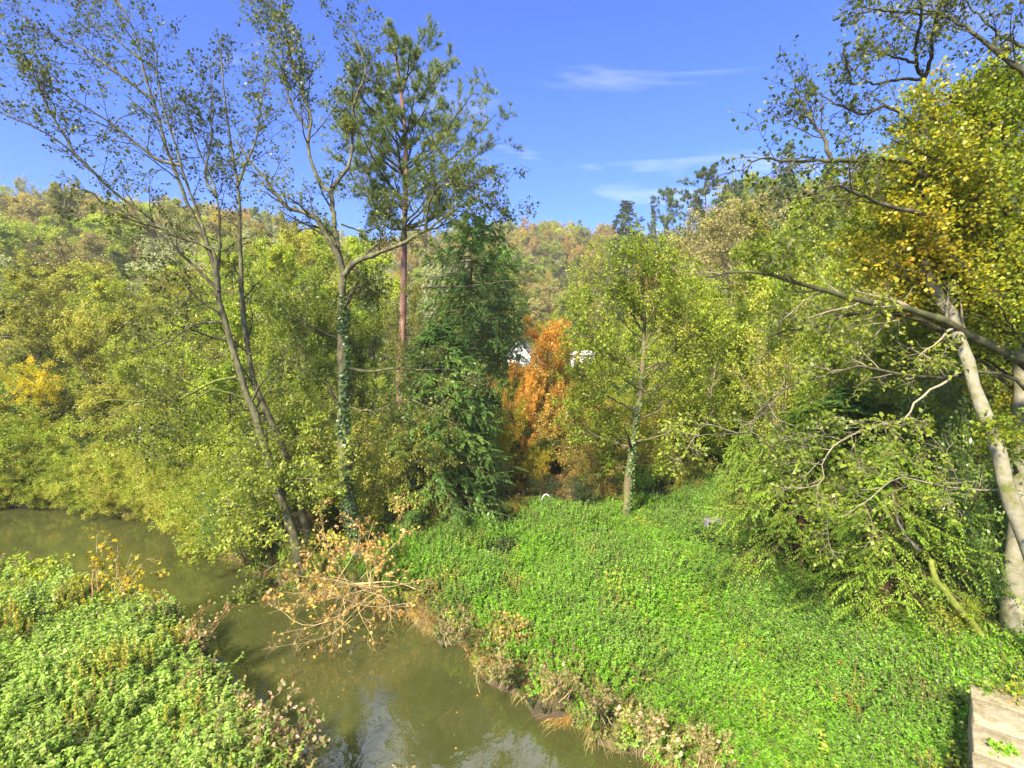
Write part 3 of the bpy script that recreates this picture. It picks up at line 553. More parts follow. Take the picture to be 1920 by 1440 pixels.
def place(var, name, px, Y, top, label, cat='tree', foliage=None, bark=None, twig=None, group=None, ws=1.0, rz=None, z=None, xy=None):
    v = VAR[var]
    if xy is None:
        x = at(px, HORIZ, Y)[0]; y = Y
    else: x, y = xy
    gz = H1(x, y) if z is None else z
    ztop = at(px, top, y)[2]; s = max((ztop - gz) / v['H'], 0.15)
    r = empty(name, (x, y, gz), label, cat, group); r.rotation_euler.z = random.Random(int(px * 7 + Y * 13)).uniform(0, 6.28) if rz is None else rz
    r.scale = (s * ws, s * ws, s)
    for k_, mm in (('trunk', bark), ('branch', twig or bark), ('foliage', foliage)):
        o = link(k_, v[k_], r, M[mm] if mm else None)
        if k_ == 'foliage': o['kind'] = 'stuff'
        if k_ == 'branch': o['kind'] = 'stuff'
    return r

# ---- traced trees: limbs follow the photograph's branches, each at its own distance
def traced(name, label, base_px, base_Y, limbs, seed, bark, twigmat, leafmat, cat='tree', n1=9, L1=1.2, n2=5, L2=0.55, n3=0, L3=0.3, m=5, leaf=0.085, keep=0.8, up=0.2, stub=(), group=None, leafwidth=0.7, nl_skip=(), t0=0.22, z0=None, droop=0.1, ang=(30, 65), spread=0.04, lname='limb'):
    """limbs: (is_trunk, r0, r1, Yend_offset, [(px,py)...], density) """
    g = np.random.default_rng(seed); bw = onz(*base_px, 0.8)
    base = at(base_px[0], base_px[1], base_Y); base[2] = H1(base[0], base[1]) if z0 is None else z0
    r = empty(name, base, label, cat, group)
    PP, RR, DD = [], [], []
    for li in limbs:
        kind, r0, r1, y0, y1, pts, dens = li[:7]
        n = len(pts); w3 = [at(p[0], p[1], base_Y + y0 + (y1 - y0) * (i / (n - 1))) for i, p in enumerate(pts)]
        if kind == 'trunk' and pts[0] == base_px: w3[0] = np.array([w3[0][0], w3[0][1], base[2] - 0.2])
        P = smooth_path(w3, 20, 0.012, g); s = np.linspace(0, 1, 20); Rr = r0 + (r1 - r0) * s ** 0.8
        if kind == 'trunk' and pts[0] == base_px: Rr = Rr * (1 + 0.45 * np.exp(-s * 14))
        Rr = Rr * (1 + 0.06 * g.normal(size=20))
        Vt, Ft = tubes(P[None], Rr[None], 12 if r0 > 0.06 else 7)
        link('trunk' if kind == 'trunk' else lname, mesh('limb', Vt, Ft, smooth=True, off=base), r, M[li[7]] if len(li) > 7 else M[bark])
        if dens > 0: PP.append(P); RR.append(Rr); DD.append(dens)
    allb, allf = [], []
    dens_set = sorted(set(DD))
    for dv in dens_set:
        P = np.array([p for p, d in zip(PP, DD) if d == dv]); Rr = np.array([q for q, d in zip(RR, DD) if d == dv])
        P1, R1 = grow(g, P, Rr, max(1, int(n1 * dv)), np.minimum(plen(P) * 0.5, L1), t0=t0, ang=ang, up=up, wob=0.16, K=6, rmul=0.45, rmin=0.006)
        P2, R2 = grow(g, P1, R1, n2, np.maximum(plen(P1) * 0.5, L2 * 0.5), t0=0.15, ang=(30, 65), up=up * 0.5, wob=0.2, K=5, rmul=0.6, rmin=0.005)
        allb += [(P1, R1, 4), (P2, R2, 3)]; last = P2
        if n3:
            P3, R3 = grow(g, P2, R2, n3, L3, t0=0.2, ang=(30, 70), up=0.0, wob=0.2, K=4, rmin=0.004); allb.append((P3, R3, 3)); last = P3
        if m: allf.append(foliage_mesh(g, last, m, leaf, keep=keep, t0=0.3, width=leafwidth, spread=spread, droop=droop))
    Vx, Fx, _, _ = join([(*tubes(a, b_, c), None, 0) for a, b_, c in allb])
    link('twig', mesh('twig', Vx, Fx, smooth=True, off=base), r, M[twigmat], kind='stuff')
    if allf:
        Vl, Fl, Tl, _ = join([(a, b_, c, 0) for a, b_, c in allf]); link('foliage', mesh('foliage', Vl, Fl, Tl, off=base), r, M[leafmat], kind='stuff')
    return r, base

A1 = [
 ('trunk', 0.15, 0.06, 0, 0.2, [(572, 1078), (545, 990), (520, 915), (500, 850), (480, 785), (457, 720), (432, 640), (418, 590), (404, 520), (395, 480), (387, 457)], 0.3),
 ('trunk', 0.14, 0.010, 1.0, 0.8, [(590, 1050), (560, 930), (528, 835), (508, 785), (480, 733), (467, 667), (458, 613), (453, 547), (450, 480), (450, 400), (443, 333), (430, 250), (423, 200), (416, 120), (405, 50)], 1.0),
 ('limb', 0.06, 0.012, 0.2, 0.6, [(387, 457), (343, 360), (320, 300), (300, 233), (287, 187), (267, 127), (257, 73), (240, 33), (220, 0), (200, -50)], 1.2),
 ('limb', 0.05, 0.012, 0.2, -0.6, [(400, 500), (383, 433), (353, 353), (337, 300), (320, 240), (307, 200), (297, 150), (295, 110), (280, 50)], 1.1),
 ('limb', 0.05, 0.012, 0.25, 1.4, [(414, 572), (410, 540), (412, 480), (410, 400), (400, 343), (373, 283), (353, 217), (340, 160)], 1.2),
 ('limb', 0.05, 0.012, 0.1, -1.2, [(410, 545), (365, 500), (333, 470), (283, 427), (233, 397), (187, 377), (167, 357), (133, 360), (120, 390)], 0.8),
 ('limb', 0.055, 0.012, 0.2, -1.0, [(405, 520), (397, 467), (340, 447), (300, 427), (260, 393), (213, 360), (180, 327), (153, 300), (110, 263), (67, 240), (20, 220), (-40, 190)], 1.2),
 ('limb', 0.04, 0.010, -0.5, -1.6, [(180, 327), (143, 290), (113, 243), (90, 200), (67, 147), (58, 110)], 1.0),
 ('limb', 0.045, 0.010, 0.0, -0.8, [(337, 310), (290, 297), (233, 250), (187, 217), (140, 187), (110, 173), (60, 140)], 1.0),
 ('limb', 0.04, 0.010, 0.3, 0.0, [(287, 187), (260, 167), (213, 133), (160, 93), (113, 73), (67, 50), (30, 10)], 1.1),
 ('limb', 0.03, 0.008, 0.4, 1.0, [(262, 110), (213, 70), (180, 47), (147, 20), (110, -20)], 1.0),
 ('limb', 0.045, 0.010, 0.5, 1.3, [(445, 350), (460, 310), (480, 260), (490, 200), (500, 150)], 1.1),
 ('limb', 0.04, 0.010, 0.4, 1.0, [(405, 370), (385, 330), (395, 260), (400, 190), (392, 120)], 1.1),
 ('limb', 0.045, 0.012, 0.2, -1.0, [(443, 707), (400, 717), (367, 733), (333, 750), (310, 743), (293, 740), (267, 753), (213, 750), (173, 757)], 0.7, 'moss_bark'),
 ('limb', 0.035, 0.010, 0.2, -1.4, [(455, 745), (417, 733), (393, 733), (367, 747), (337, 763), (333, 780), (300, 807), (265, 825)], 0.7, 'moss_bark'),
 ('limb', 0.035, 0.010, 0.2, -0.8, [(420, 603), (377, 607), (347, 620), (320, 637), (293, 650), (240, 660)], 0.7),
 ('limb', 0.045, 0.012, 0.2, -0.9, [(422, 605), (400, 580), (363, 553), (343, 523), (320, 510), (300, 540)], 0.6),
 ('limb', 0.028, 0.008, 0.3, 1.3, [(478, 770), (500, 735), (530, 700), (560, 690), (590, 700)], 0.6),
]
traced('alder_tree', 'tall leaning multi-stemmed alder on the far bank, crown fanning out to the upper left', (572, 1078), 14.6, A1, 101, 'alder_bark', 'branch_bark', 'leaf_alder', n1=14, L1=1.5, n2=6, L2=0.6, n3=3, L3=0.35, m=4, leaf=0.08, keep=0.75, up=0.2)
A2 = [
 ('trunk', 0.19, 0.11, 0, 0, [(678, 1060), (665, 1000), (655, 950), (645, 880), (643, 813), (643, 713), (642, 613), (642, 530), (645, 510)], 0.25),
 ('limb', 0.10, 0.02, 0, -0.8, [(645, 515), (633, 480), (613, 443), (593, 410), (567, 397), (540, 390), (520, 367), (500, 340), (483, 317), (467, 300), (440, 260)], 0.9),
 ('limb', 0.09, 0.06, 0, 0.4, [(645, 515), (634, 470), (628, 420), (620, 357)], 0.3),
 ('limb', 0.06, 0.014, 0.4, 0.6, [(620, 360), (603, 347), (587, 310), (577, 277), (583, 217), (567, 173), (550, 127), (540, 83), (533, 33), (530, -20)], 1.3),
 ('limb', 0.06, 0.014, 0.4, 1.0, [(620, 358), (637, 333), (653, 313), (660, 267), (663, 200), (673, 173), (687, 123), (663, 67), (655, 30)], 1.3),
 ('limb', 0.04, 0.010, 0.6, 0.0, [(576, 240), (547, 200), (533, 143), (527, 83), (510, 20)], 1.2),
 ('limb', 0.085, 0.03, 0, -0.8, [(643, 520), (650, 507), (670, 490), (703, 477), (760, 453), (787, 437), (813, 423), (850, 395)], 0.5),
 ('limb', 0.045, 0.010, -0.7, -1.5, [(798, 430), (800, 410), (803, 383), (820, 353), (850, 343), (877, 347), (907, 360), (927, 383), (953, 403)], 1.3, 'dark_bark'),
 ('limb', 0.05, 0.012, 0, -1.0, [(655, 690), (693, 697), (733, 692), (793, 693), (833, 692), (860, 697), (900, 720)], 0.8, 'dark_bark'),
 ('limb', 0.035, 0.012, 0, -0.5, [(644, 580), (650, 570), (663, 543), (700, 527)], 0.8),
 ('limb', 0.03, 0.009, 0.1, 1.0, [(640, 420), (683, 433), (720, 415), (740, 380)], 1.0),
 ('limb', 0.03, 0.009, 0.1, -1.2, [(643, 640), (600, 620), (560, 600), (520, 570)], 0.9),
 ('limb', 0.03, 0.009, 0.1, -1.5, [(643, 760), (700, 770), (760, 750), (820, 770)], 0.9),
]
alder2, b2 = traced('alder_tree', 'ivy-clad upright alder with forked top standing beside the leaning alder', (678, 1060), 14.8, A2, 102, 'alder_bark', 'branch_bark', 'leaf_alder', n1=14, L1=1.4, n2=6, L2=0.6, n3=3, L3=0.35, m=5, leaf=0.08, keep=0.8, up=0.1)
# ivy wrapped round its trunk
def ivy_on(parent, base, pts, Y, r, n, seed, size=0.075, spread=0.06):
    g = np.random.default_rng(seed); P = smooth_path([at(a, b, Y) for a, b in pts], 30)
    t = g.random((1, n)) ** 1.15; p, T = interp(P[None], t); p, T = p[0], T[0]; a = g.uniform(0, 6.28, n)
    kk = (noise3(p + np.stack([np.cos(a), np.sin(a), 0 * a], 1) * 0.5, 2.2, 3) > 0.42 + 0.25 * t[0]); p, T, a = p[kk], T[kk], a[kk]; n = len(p)
    rad = np.stack([np.cos(a), np.sin(a), np.zeros(n)], 1); q = p + rad * (r + np.abs(g.normal(size=n)) * spread)[:, None]
    V_, F_, T_ = [], [], []
    s = size * g.uniform(0.6, 1.3, n)[:, None]; nm = nrm(rad + g.normal(size=(n, 3)) * 0.4); dn = nrm(np.array([0, 0, -1.0]) + g.normal(size=(n, 3)) * 0.4); sd_ = nrm(np.cross(nm, dn)); dn = np.cross(sd_, nm)
    V = np.stack([q - dn * s * 0.4, q + sd_ * s * 0.5, q + dn * s * 0.6, q - sd_ * s * 0.5], 1).reshape(-1, 3); F = np.arange(4 * n).reshape(n, 4)
    o = link('ivy', mesh('ivy', V, F, np.repeat(g.random(n), 4), off=base), parent, M['leaf_ivy'], kind='stuff'); o['label'] = 'dark glossy ivy climbing the trunk'
ivy_on(alder2, b2, [(668, 1010), (655, 950), (645, 880), (643, 813), (643, 713), (642, 600), (642, 540)], 14.8, 0.15, 4600, 7)

# right-hand alder leaning in over the clearing
RT = [
 ('trunk', 0.14, 0.085, 0, 1.2, [(1990, 1290), (1955, 1120), (1913, 985), (1880, 890), (1867, 830), (1847, 780), (1829, 727), (1813, 667), (1790, 620), (1780, 580), (1757, 547), (1737, 513)], 0.25, 'pale_bark'),
 ('limb', 0.08, 0.045, 1.2, 2.6, [(1737, 513), (1725, 450), (1728, 360), (1735, 290), (1733, 233), (1730, 150)], 0.5, 'pale_bark'),
 ('limb', 0.04000000000000001, 0.015, 2.2, 1.0, [(1730, 150), (1717, 110), (1720, 67), (1727, 33), (1718, -20)], 1.3),
 ('limb', 0.04000000000000001, 0.015, 2.2, 1.4, [(1733, 150), (1740, 125), (1747, 93), (1750, 60), (1760, 23), (1775, -20)], 1.3),
 ('limb', 0.032, 0.010, 2.2, 0.4, [(1730, 147), (1690, 147), (1647, 157), (1620, 153), (1600, 160), (1590, 133), (1580, 100)], 1.3),
 ('limb', 0.028000000000000004, 0.010, 2.2, 1.6, [(1717, 117), (1673, 107), (1640, 97), (1600, 90)], 1.3),
 ('limb', 0.028000000000000004, 0.010, 2.2, 0.2, [(1755, 25), (1730, 25), (1680, 22), (1647, 17), (1610, 25)], 1.3, 'dark_bark'),
 ('limb', 0.055, 0.012, 0.6, 0.0, [(1733, 330), (1690, 300), (1630, 300), (1563, 302), (1513, 300), (1467, 303), (1423, 297), (1400, 320)], 1.5, 'dark_bark'),
 ('limb', 0.035, 0.010, 0.3, 1.0, [(1560, 300), (1543, 257), (1523, 230), (1507, 203), (1490, 150)], 1.5),
 ('limb', 0.04, 0.010, 0.3, -0.5, [(1727, 400), (1680, 390), (1630, 370), (1597, 360), (1567, 350), (1500, 370)], 1.3),
 ('limb', 0.055, 0.014, 0.5, 1.5, [(1975, 175), (1907, 127), (1880, 103), (1847, 80), (1813, 53), (1787, 40), (1755, 22), (1700, 15)], 1.3, 'dark_bark'),
 ('limb', 0.035, 0.010, 0.5, 1.2, [(1975, 120), (1920, 90), (1870, 60), (1830, 25), (1800, -10)], 1.3, 'dark_bark'),
 ('limb', 0.04, 0.010, 0.6, 1.6, [(1733, 250), (1700, 220), (1660, 200), (1620, 215), (1580, 200), (1540, 180)], 1.4),
]
traced('alder_tree', 'pale-barked alder at the right edge, trunk curving in over the clearing', (1990, 1290), 8.0, RT, 103, 'branch_bark', 'branch_bark', 'leaf_alder', n1=8, L1=0.9, n2=5, L2=0.4, n3=2, L3=0.25, m=4, leaf=0.07, keep=0.75, up=0.05)
RB = [
 ('trunk', 0.20, 0.15, 0, 0, [(2020, 1260), (2000, 1000), (1985, 850), (1950, 700), (1925, 673)], 0.1, 'dark_bark'),
 ('limb', 0.095, 0.016, -0.0, -0.6, [(1990, 700), (1920, 677), (1860, 647), (1813, 627), (1780, 603), (1713, 583), (1647, 570), (1597, 560), (1547, 543), (1487, 527), (1430, 510), (1370, 510), (1330, 520)], 0.9, 'dark_bark'),
 ('limb', 0.06, 0.012, 0.0, 0.5, [(1790, 640), (1777, 627), (1723, 600), (1680, 590), (1640, 583), (1597, 587), (1563, 600), (1527, 613), (1480, 618), (1440, 633)], 1.0, 'branch_bark'),
 ('limb', 0.04, 0.007, 0.2, -0.5, [(1960, 760), (1920, 730), (1897, 710), (1847, 698), (1813, 697), (1780, 710), (1727, 705), (1680, 702), (1647, 693), (1620, 683), (1580, 697), (1520, 710), (1480, 720), (1427, 767), (1407, 813), (1347, 813), (1280, 823)], 1.0, 'branch_bark'),
 ('limb', 0.02, 0.006, -0.6, -1.0, [(1780, 712), (1740, 735), (1710, 760), (1690, 790), (1640, 800), (1587, 820), (1557, 843), (1543, 873), (1540, 907), (1493, 917)], 0.8, 'twig_pale'),
 ('limb', 0.022, 0.006, -0.2, -0.8, [(1960, 930), (1877, 920), (1780, 913), (1690, 897), (1657, 913), (1600, 957), (1540, 980)], 0.9, 'twig_pale'),
 ('limb', 0.02, 0.008, -0.2, 0.3, [(1487, 527), (1478, 500), (1472, 478), (1430, 465)], 0.9, 'dark_bark'),
]
traced('alder_tree', 'dark mossy tree beyond the right edge reaching long low boughs across the view', (2020, 1260), 9.0, RB, 104, 'branch_bark', 'twig_pale', 'leaf_lime', n1=17, L1=1.1, n2=6, L2=0.45, n3=3, L3=0.28, m=6, leaf=0.07, keep=0.85, up=0.05, t0=0.25)
# golden field maple
mp_tips = [(1580, 350), (1600, 430), (1570, 480), (1640, 560), (1620, 380), (1640, 300), (1670, 260), (1630, 470), (1690, 540), (1720, 180), (1660, 390), (1700, 450), (1700, 230), (1760, 170), (1850, 150), (1900, 120), (1650, 330), (1640, 420), (1665, 490), (1720, 400), (1800, 300), (1780, 480), (1850, 420), (1720, 560), (1830, 560), (1900, 330), (1910, 500), (1790, 230), (1870, 240), (1700, 310), (1880, 620), (1850, 740), (1840, 810), (1740, 350), (1820, 370), (1760, 290), (1680, 380)]
rr_ = random.Random(4)
MP = [('trunk', 0.2, 0.10, 0, 0.5, [(1893, 1292), (1900, 1180), (1908, 1000), (1915, 850), (1918, 700), (1912, 550), (1900, 420), (1880, 330), (1860, 250)], 0.3, 'pale_bark')]
for i, (x, y) in enumerate(mp_tips):
    by = min(y + rr_.uniform(90, 190), 900); bx = 1915 - max(0, 420 - by) * 0.35
    MP.append(('limb', 0.045, 0.010, 0.4, rr_.uniform(-1.5, 1.9), [(bx, by), (bx * 0.6 + x * 0.4, by * 0.55 + y * 0.45 - 8), (x, y)], 1.0, 'branch_bark'))
    MP.append(('limb', 0.03, 0.010, 0.4, rr_.uniform(-1.5, 2.4), [(bx + 15, by - 20), (bx * 0.6 + x * 0.4 + 30, by * 0.5 + y * 0.5 + 15), (x + rr_.uniform(20, 70), y + rr_.uniform(-10, 70))], 1.0, 'branch_bark'))
traced('maple_tree', 'field maple with golden-yellow and green autumn leaves filling the right edge', (1893, 1292), 9.6, MP, 105, 'pale_bark', 'branch_bark', 'leaf_maple', n1=9, L1=0.8, n2=6, L2=0.38, n3=3, L3=0.22, m=8, leaf=0.062, keep=0.85, up=0.05, t0=0.3, leafwidth=0.85, spread=0.07)

# tall Scots pine behind the alders
PT = [('trunk', 0.19, 0.05, 0, 0, [(745, 985), (748, 900), (752, 780), (750, 700), (753, 640), (757, 560), (757, 480), (758, 400), (762, 340), (762, 280), (755, 200), (745, 120), (738, 62)], 0)]
tips = [(735, 60), (800, 70), (845, 112), (880, 182), (930, 214), (932, 262), (905, 330), (690, 105), (645, 142), (625, 200), (640, 262), (670, 325), (700, 352), (640, 300), (870, 400), (770, 90), (820, 160), (860, 240), (860, 300), (700, 180), (690, 240), (715, 140), (780, 160), (830, 210), (820, 330), (710, 300), (880, 350), (650, 180), (780, 230), (740, 220), (790, 300), (730, 280), (845, 380), (700, 395), (860, 210), (665, 225)]
rr_ = random.Random(9)
for i, (x, y) in enumerate(tips):
    by = min(y + 60 + rr_.uniform(0, 70) + abs(x - 755) * 0.25, 430); bx = 755 if by > 150 else 742
    PT.append(('limb', 0.045, 0.012, 0, rr_.uniform(-2.4, 2.4), [(bx, by), ((bx + x) / 2, (by + y) / 2 + 14), (x, y)], 1.0))
PT.append(('limb', 0.045, 0.012, 0, -1.2, [(757, 548), (790, 540), (860, 538), (930, 530), (985, 522)], 1.6))
def traced_pine():
    g = np.random.default_rng(106); Y0 = 20.0; base = at(745, 985, Y0); base[2] = H1(base[0], base[1])
    r = empty('pine_tree', base, 'tall pine with bare reddish trunk and layered needle crown rising above the ivy-clad alder', 'tree'); PP, RR = [], []
    for kind, r0, r1, y0, y1, pts, dens, *_ in PT:
        w3 = [at(p[0], p[1], Y0 + y0 + (y1 - y0) * i / (len(pts) - 1)) for i, p in enumerate(pts)]
        if kind == 'trunk': w3[0][2] = base[2] - 0.2
        P = smooth_path(w3, 16, 0.012, g); Rr = r0 + (r1 - r0) * np.linspace(0, 1, 16); Vt, Ft = tubes(P[None], Rr[None], 12 if kind == 'trunk' else 6)
        link(kind if kind == 'trunk' else 'bough', mesh('bough', Vt, Ft, smooth=True, off=base), r, M['pine_bark'] if kind == 'trunk' else M['branch_bark'])
        if dens: PP.append(P); RR.append(Rr)
    P, Rr = np.array(PP), np.array(RR)
    P1, R1 = grow(g, P, Rr, 10, plen(P) * 0.42, t0=0.3, ang=(30, 65), up=0.2, wob=0.15, K=5, rmul=0.4); P2, R2 = grow(g, P1, R1, 5, plen(P1) * 0.5, t0=0.25, ang=(25, 55), up=0.3, K=4)
    a, b_ = tubes(P1, R1, 3), tubes(P2, R2, 3); Vx, Fx, _, _ = join([(*a, None, 0), (*b_, None, 0)])
    link('twig', mesh('twig', Vx, Fx, off=base), r, M['branch_bark'], kind='stuff')
    V, F, T = needles(g, P2, 4, 0.17, 0.007, 13, t0=0.15); link('foliage', mesh('needles', V, F, T, off=base), r, M['needle'], kind='stuff')
traced_pine()

# slender oak in the clearing
OK = [('trunk', 0.15, 0.04, 0, 0, [(1172, 988), (1176, 930), (1182, 870), (1190, 800), (1200, 740), (1204, 690), (1208, 620), (1205, 560), (1200, 500)], 0.3)]
for x, y, by in [(1090, 560, 690), (1110, 500, 640), (1150, 470, 600), (1200, 455, 560), (1260, 490, 620), (1300, 540, 660), (1330, 590, 700), (1320, 660, 740), (1290, 720, 790), (1100, 620, 730), (1075, 680, 770), (1090, 740, 800), (1130, 790, 850), (1240, 560, 660), (1170, 540, 620), (1230, 830, 870), (1300, 780, 830), (1080, 590, 700), (1140, 850, 880), (1060, 780, 840), (1240, 480, 580), (1290, 600, 720)]:
    bx = 1190 + (800 - by) * 0.08
    OK.append(('limb', 0.04, 0.010, 0, rr_.uniform(-1.7, 1.9), [(bx, by), (bx * 0.5 + x * 0.5, by * 0.6 + y * 0.4 + 4), (x, y)], 1.0))
traced('oak_tree', 'slender oak with yellow-green crown standing alone in the clearing', (1172, 988), 17.0, OK, 107, 'oak_bark', 'branch_bark', 'leaf_oak', n1=12, L1=1.7, n2=5, L2=0.6, n3=3, L3=0.4, m=8, leaf=0.08, keep=0.85, up=0.08, t0=0.25)

oak_root = [o for o in C.objects if o.name == 'oak_tree'][0]
ivy_on(oak_root, np.array(oak_root.location), [(1174, 985), (1182, 880), (1190, 800), (1200, 740), (1204, 690)], 17.0, 0.13, 1500, 8, size=0.07, spread=0.04)
# ------------------------------------------------------------------ woodland placed tree by tree
LW = [ # var, px, Y, top, foliage, twig, ws, label
 ('broad_c', 40, 25.0, 700, 'leaf_yellow', 'twig_brown', 0.8, 'golden-yellow hazel overhanging the river at the left edge'),
 ('bush_b', 60, 24.3, 815, 'leaf_yellow', 'twig_brown', 1.1, 'low yellow bush trailing over the water at the far left'),
 ('broad_a', 175, 25.5, 610, 'leaf_olive', 'twig_pale', 1.0, 'olive-green willow leaning over the river beside the yellow hazel'),
 ('broad_c', 300, 24.5, 640, 'leaf_green', 'twig_pale', 0.9, 'round green tree on the outside of the river bend'),
 ('broad_b', 420, 22.5, 600, 'leaf_lime', 'twig_pale', 0.9, 'lime-green tree just behind the leaning alder'),
 ('thin_b', 250, 23.5, 730, 'leaf_olive', 'twig_pale', 1.3, 'thin twiggy sallow with pale bare twigs above the river bend'),
 ('bush_a', 210, 23.6, 855, 'leaf_green', 'twig_pale', 1.3, 'green bush on the waterline below the thin twiggy sallow'),
 ('bush_b', 330, 21.5, 850, 'leaf_lime', 'twig_pale', 1.2, 'lime bush dipping into the bend of the river'),
 ('bush_a', 440, 18.5, 860, 'leaf_green', 'twig_pale', 1.0, 'dense green bush behind the leaning alder, near the waterline'),
 ('broad_b', 560, 21.0, 590, 'leaf_lime', 'twig_pale', 0.8, 'bright lime tree filling the gap between the two alders'),
 ('broad_a', 650, 23.0, 600, 'leaf_green', 'twig_pale', 0.75, 'green tree directly behind the ivy-clad alder'),
 ('tall_a', 530, 27.0, 480, 'leaf_lime', 'twig_pale', 0.9, 'tall lime-leaved tree rising behind the gap between the alders'),
 ('tall_b', 90, 33.0, 520, 'leaf_olive', 'twig_pale', 1.2, 'tall olive tree behind the willow at the left'),
 ('tall_a', 220, 34.0, 540, 'leaf_green', 'twig_pale', 1.2, 'tall green tree behind the round tree on the bend'),
 ('thin_a', 340, 33.0, 520, 'leaf_olive', 'twig_pale', 1.2, 'half-bare olive tree behind the leaning alder'),
 ('tall_a', 450, 38.0, 490, 'leaf_lime', 'twig_brown', 1.3, 'tall lime tree far behind the leaning alder trunk'),
 ('tall_b', 620, 36.0, 430, 'leaf_lime', 'twig_brown', 1.0, 'tall yellow-green twin-stemmed tree behind the pine'),
 ('thin_a', -60, 38.0, 500, 'leaf_olive', 'twig_pale', 1.2, 'thin olive tree cut off by the left edge of the view'),
 ('broad_a', 10, 46.0, 545, 'leaf_lime', 'twig_pale', 1.5, 'broad lime tree at the foot of the left hill'),
 ('broad_b', 150, 48.0, 520, 'leaf_olive', 'twig_pale', 1.5, 'broad olive tree at the foot of the left hill'),
 ('broad_c', 300, 50.0, 530, 'leaf_green', 'twig_pale', 1.6, 'spreading green tree at the foot of the left hill'),
 ('tall_a', 560, 48.0, 440, 'leaf_olive', 'twig_brown', 1.3, 'tall olive tree below the ridge, seen between the alders'),
 ('tall_b', 700, 42.0, 450, 'leaf_lime', 'twig_brown', 1.2, 'tall lime tree behind the pine trunk'),
]
for v, px, Y, top, fo, tw, ws, lb in LW: place(v, 'riverside_tree' if 'bush' not in v else 'riverside_bush', px, Y, top, lb, 'tree' if 'bush' not in v else 'bush', fo, 'branch_bark', tw, ws=ws)
place('bush_b', 'hazel_bush', 505, 15.6, 800, 'leafy hazel bush overhanging the water left of the leaning alder base', 'bush', 'leaf_green', 'branch_bark', 'twig_pale', ws=0.95)
place('bush_a', 'hazel_bush', 455, 16.2, 930, 'low hazel bush dipping its leaves in the river', 'bush', 'leaf_laurel', 'branch_bark', 'twig_pale', ws=1.2)
place('bush_a', 'hazel_bush', 610, 17.5, 780, 'hazel bush between the two alder trunks', 'bush', 'leaf_green', 'branch_bark', 'twig_pale', ws=0.9)
place('thin_b', 'hazel_bush', 770, 18.2, 560, 'tall half-bare hazel veiling the lower pine trunk', 'bush', 'leaf_olive', 'branch_bark', 'twig_pale', ws=0.55)
place('bush_b', 'hazel_bush', 730, 16.5, 790, 'twiggy hazel bush right of the ivy-clad alder', 'bush', 'leaf_olive', 'branch_bark', 'twig_pale', ws=0.7)
# mossy leaning tree behind
traced('mossy_tree', 'small mossy-trunked tree seen between the two alders', (528, 900), 21.5, [('trunk', 0.16, 0.07, 0, 0, [(528, 900), (527, 800), (532, 740), (540, 670), (552, 620), (560, 560)], 0.6), ('limb', 0.05, 0.015, 0, 1, [(553, 620), (548, 590), (558, 560), (590, 530)], 1), ('limb', 0.05, 0.015, 0, -1, [(548, 650), (520, 610), (500, 580), (470, 560)], 1)], 120, 'moss_bark', 'twig_pale', 'leaf_lime', n1=8, L1=1.6, n2=5, m=8, leaf=0.1, n3=2)
# conifers in the middle
place('cedar_a', 'red_cedar', 825, 17.2, 600, 'dark drooping red cedar reaching the nettles at the centre', 'tree', 'spray_cedar', 'cedar_bark', ws=1.15)
place('cedar_b', 'red_cedar', 745, 21.5, 640, 'dark red cedar in shade behind the pine trunk', 'tree', 'spray_cedar', 'cedar_bark', ws=0.8)
place('cedar_c', 'red_cedar', 885, 25.0, 392, 'tallest dark cedar, its top just breaking the skyline', 'tree', 'spray_cedar', 'cedar_bark', ws=0.95)
place('cedar_c', 'red_cedar', 935, 29.0, 455, 'slim dark cedar right of the tallest cedar', 'tree', 'spray_cedar', 'cedar_bark', ws=0.8)
place('cedar_a', 'red_cedar', 900, 18.6, 740, 'short dark cedar tucked beside the central cedar', 'tree', 'spray_cedar', 'cedar_bark', ws=0.9)
# orange tree and companions
place('broad_c', 'beech_sapling', 990, 22.6, 705, 'smaller orange beech under the white gable', 'tree', 'leaf_orange', 'branch_bark', 'twig_brown', ws=0.55)
place('broad_b', 'beech_tree', 1032, 23.0, 630, 'bright orange beech right of the white gable', 'tree', 'leaf_orange', 'branch_bark', 'twig_brown', ws=0.8)
place('bush_a', 'beech_sapling', 985, 23.0, 740, 'amber sapling below the orange beech', 'tree', 'leaf_maple', 'branch_bark', 'twig_brown', ws=0.75)
place('bush_b', 'hawthorn_bush', 1000, 20.5, 850, 'yellow hawthorn bush beside the central cedar', 'bush', 'leaf_yellow', 'branch_bark', 'twig_brown', ws=0.75)
place('shrub_c', 'hawthorn_bush', 940, 20.2, 800, 'small golden shrub against the cedar edge', 'bush', 'leaf_yellow', 'branch_bark', 'twig_brown', ws=0.7)
place('bush_a', 'elder_bush', 1085, 22.0, 760, 'bronze-leaved elder behind the slender oak', 'bush', 'leaf_bronze', 'branch_bark', 'twig_brown', ws=1.0)
place('bush_b', 'elder_bush', 1120, 18.6, 850, 'low bronze elder left of the oak trunk', 'bush', 'leaf_bronze', 'branch_bark', 'twig_brown', ws=0.9)
place('bush_a', 'laurel_bush', 1085, 18.0, 905, 'dark evergreen laurel left of the oak trunk', 'bush', 'leaf_dark', 'branch_bark', 'twig_brown', ws=1.1)
place('bush_b', 'laurel_bush', 1025, 18.3, 900, 'dark laurel under the yellow hawthorn', 'bush', 'leaf_dark', 'branch_bark', 'twig_brown', ws=0.9)
place('bush_b', 'bramble_bush', 970, 17.4, 935, 'low bramble heap right of the central cedar', 'bush', 'leaf_bronze', 'branch_bark', 'twig_brown', ws=0.8)
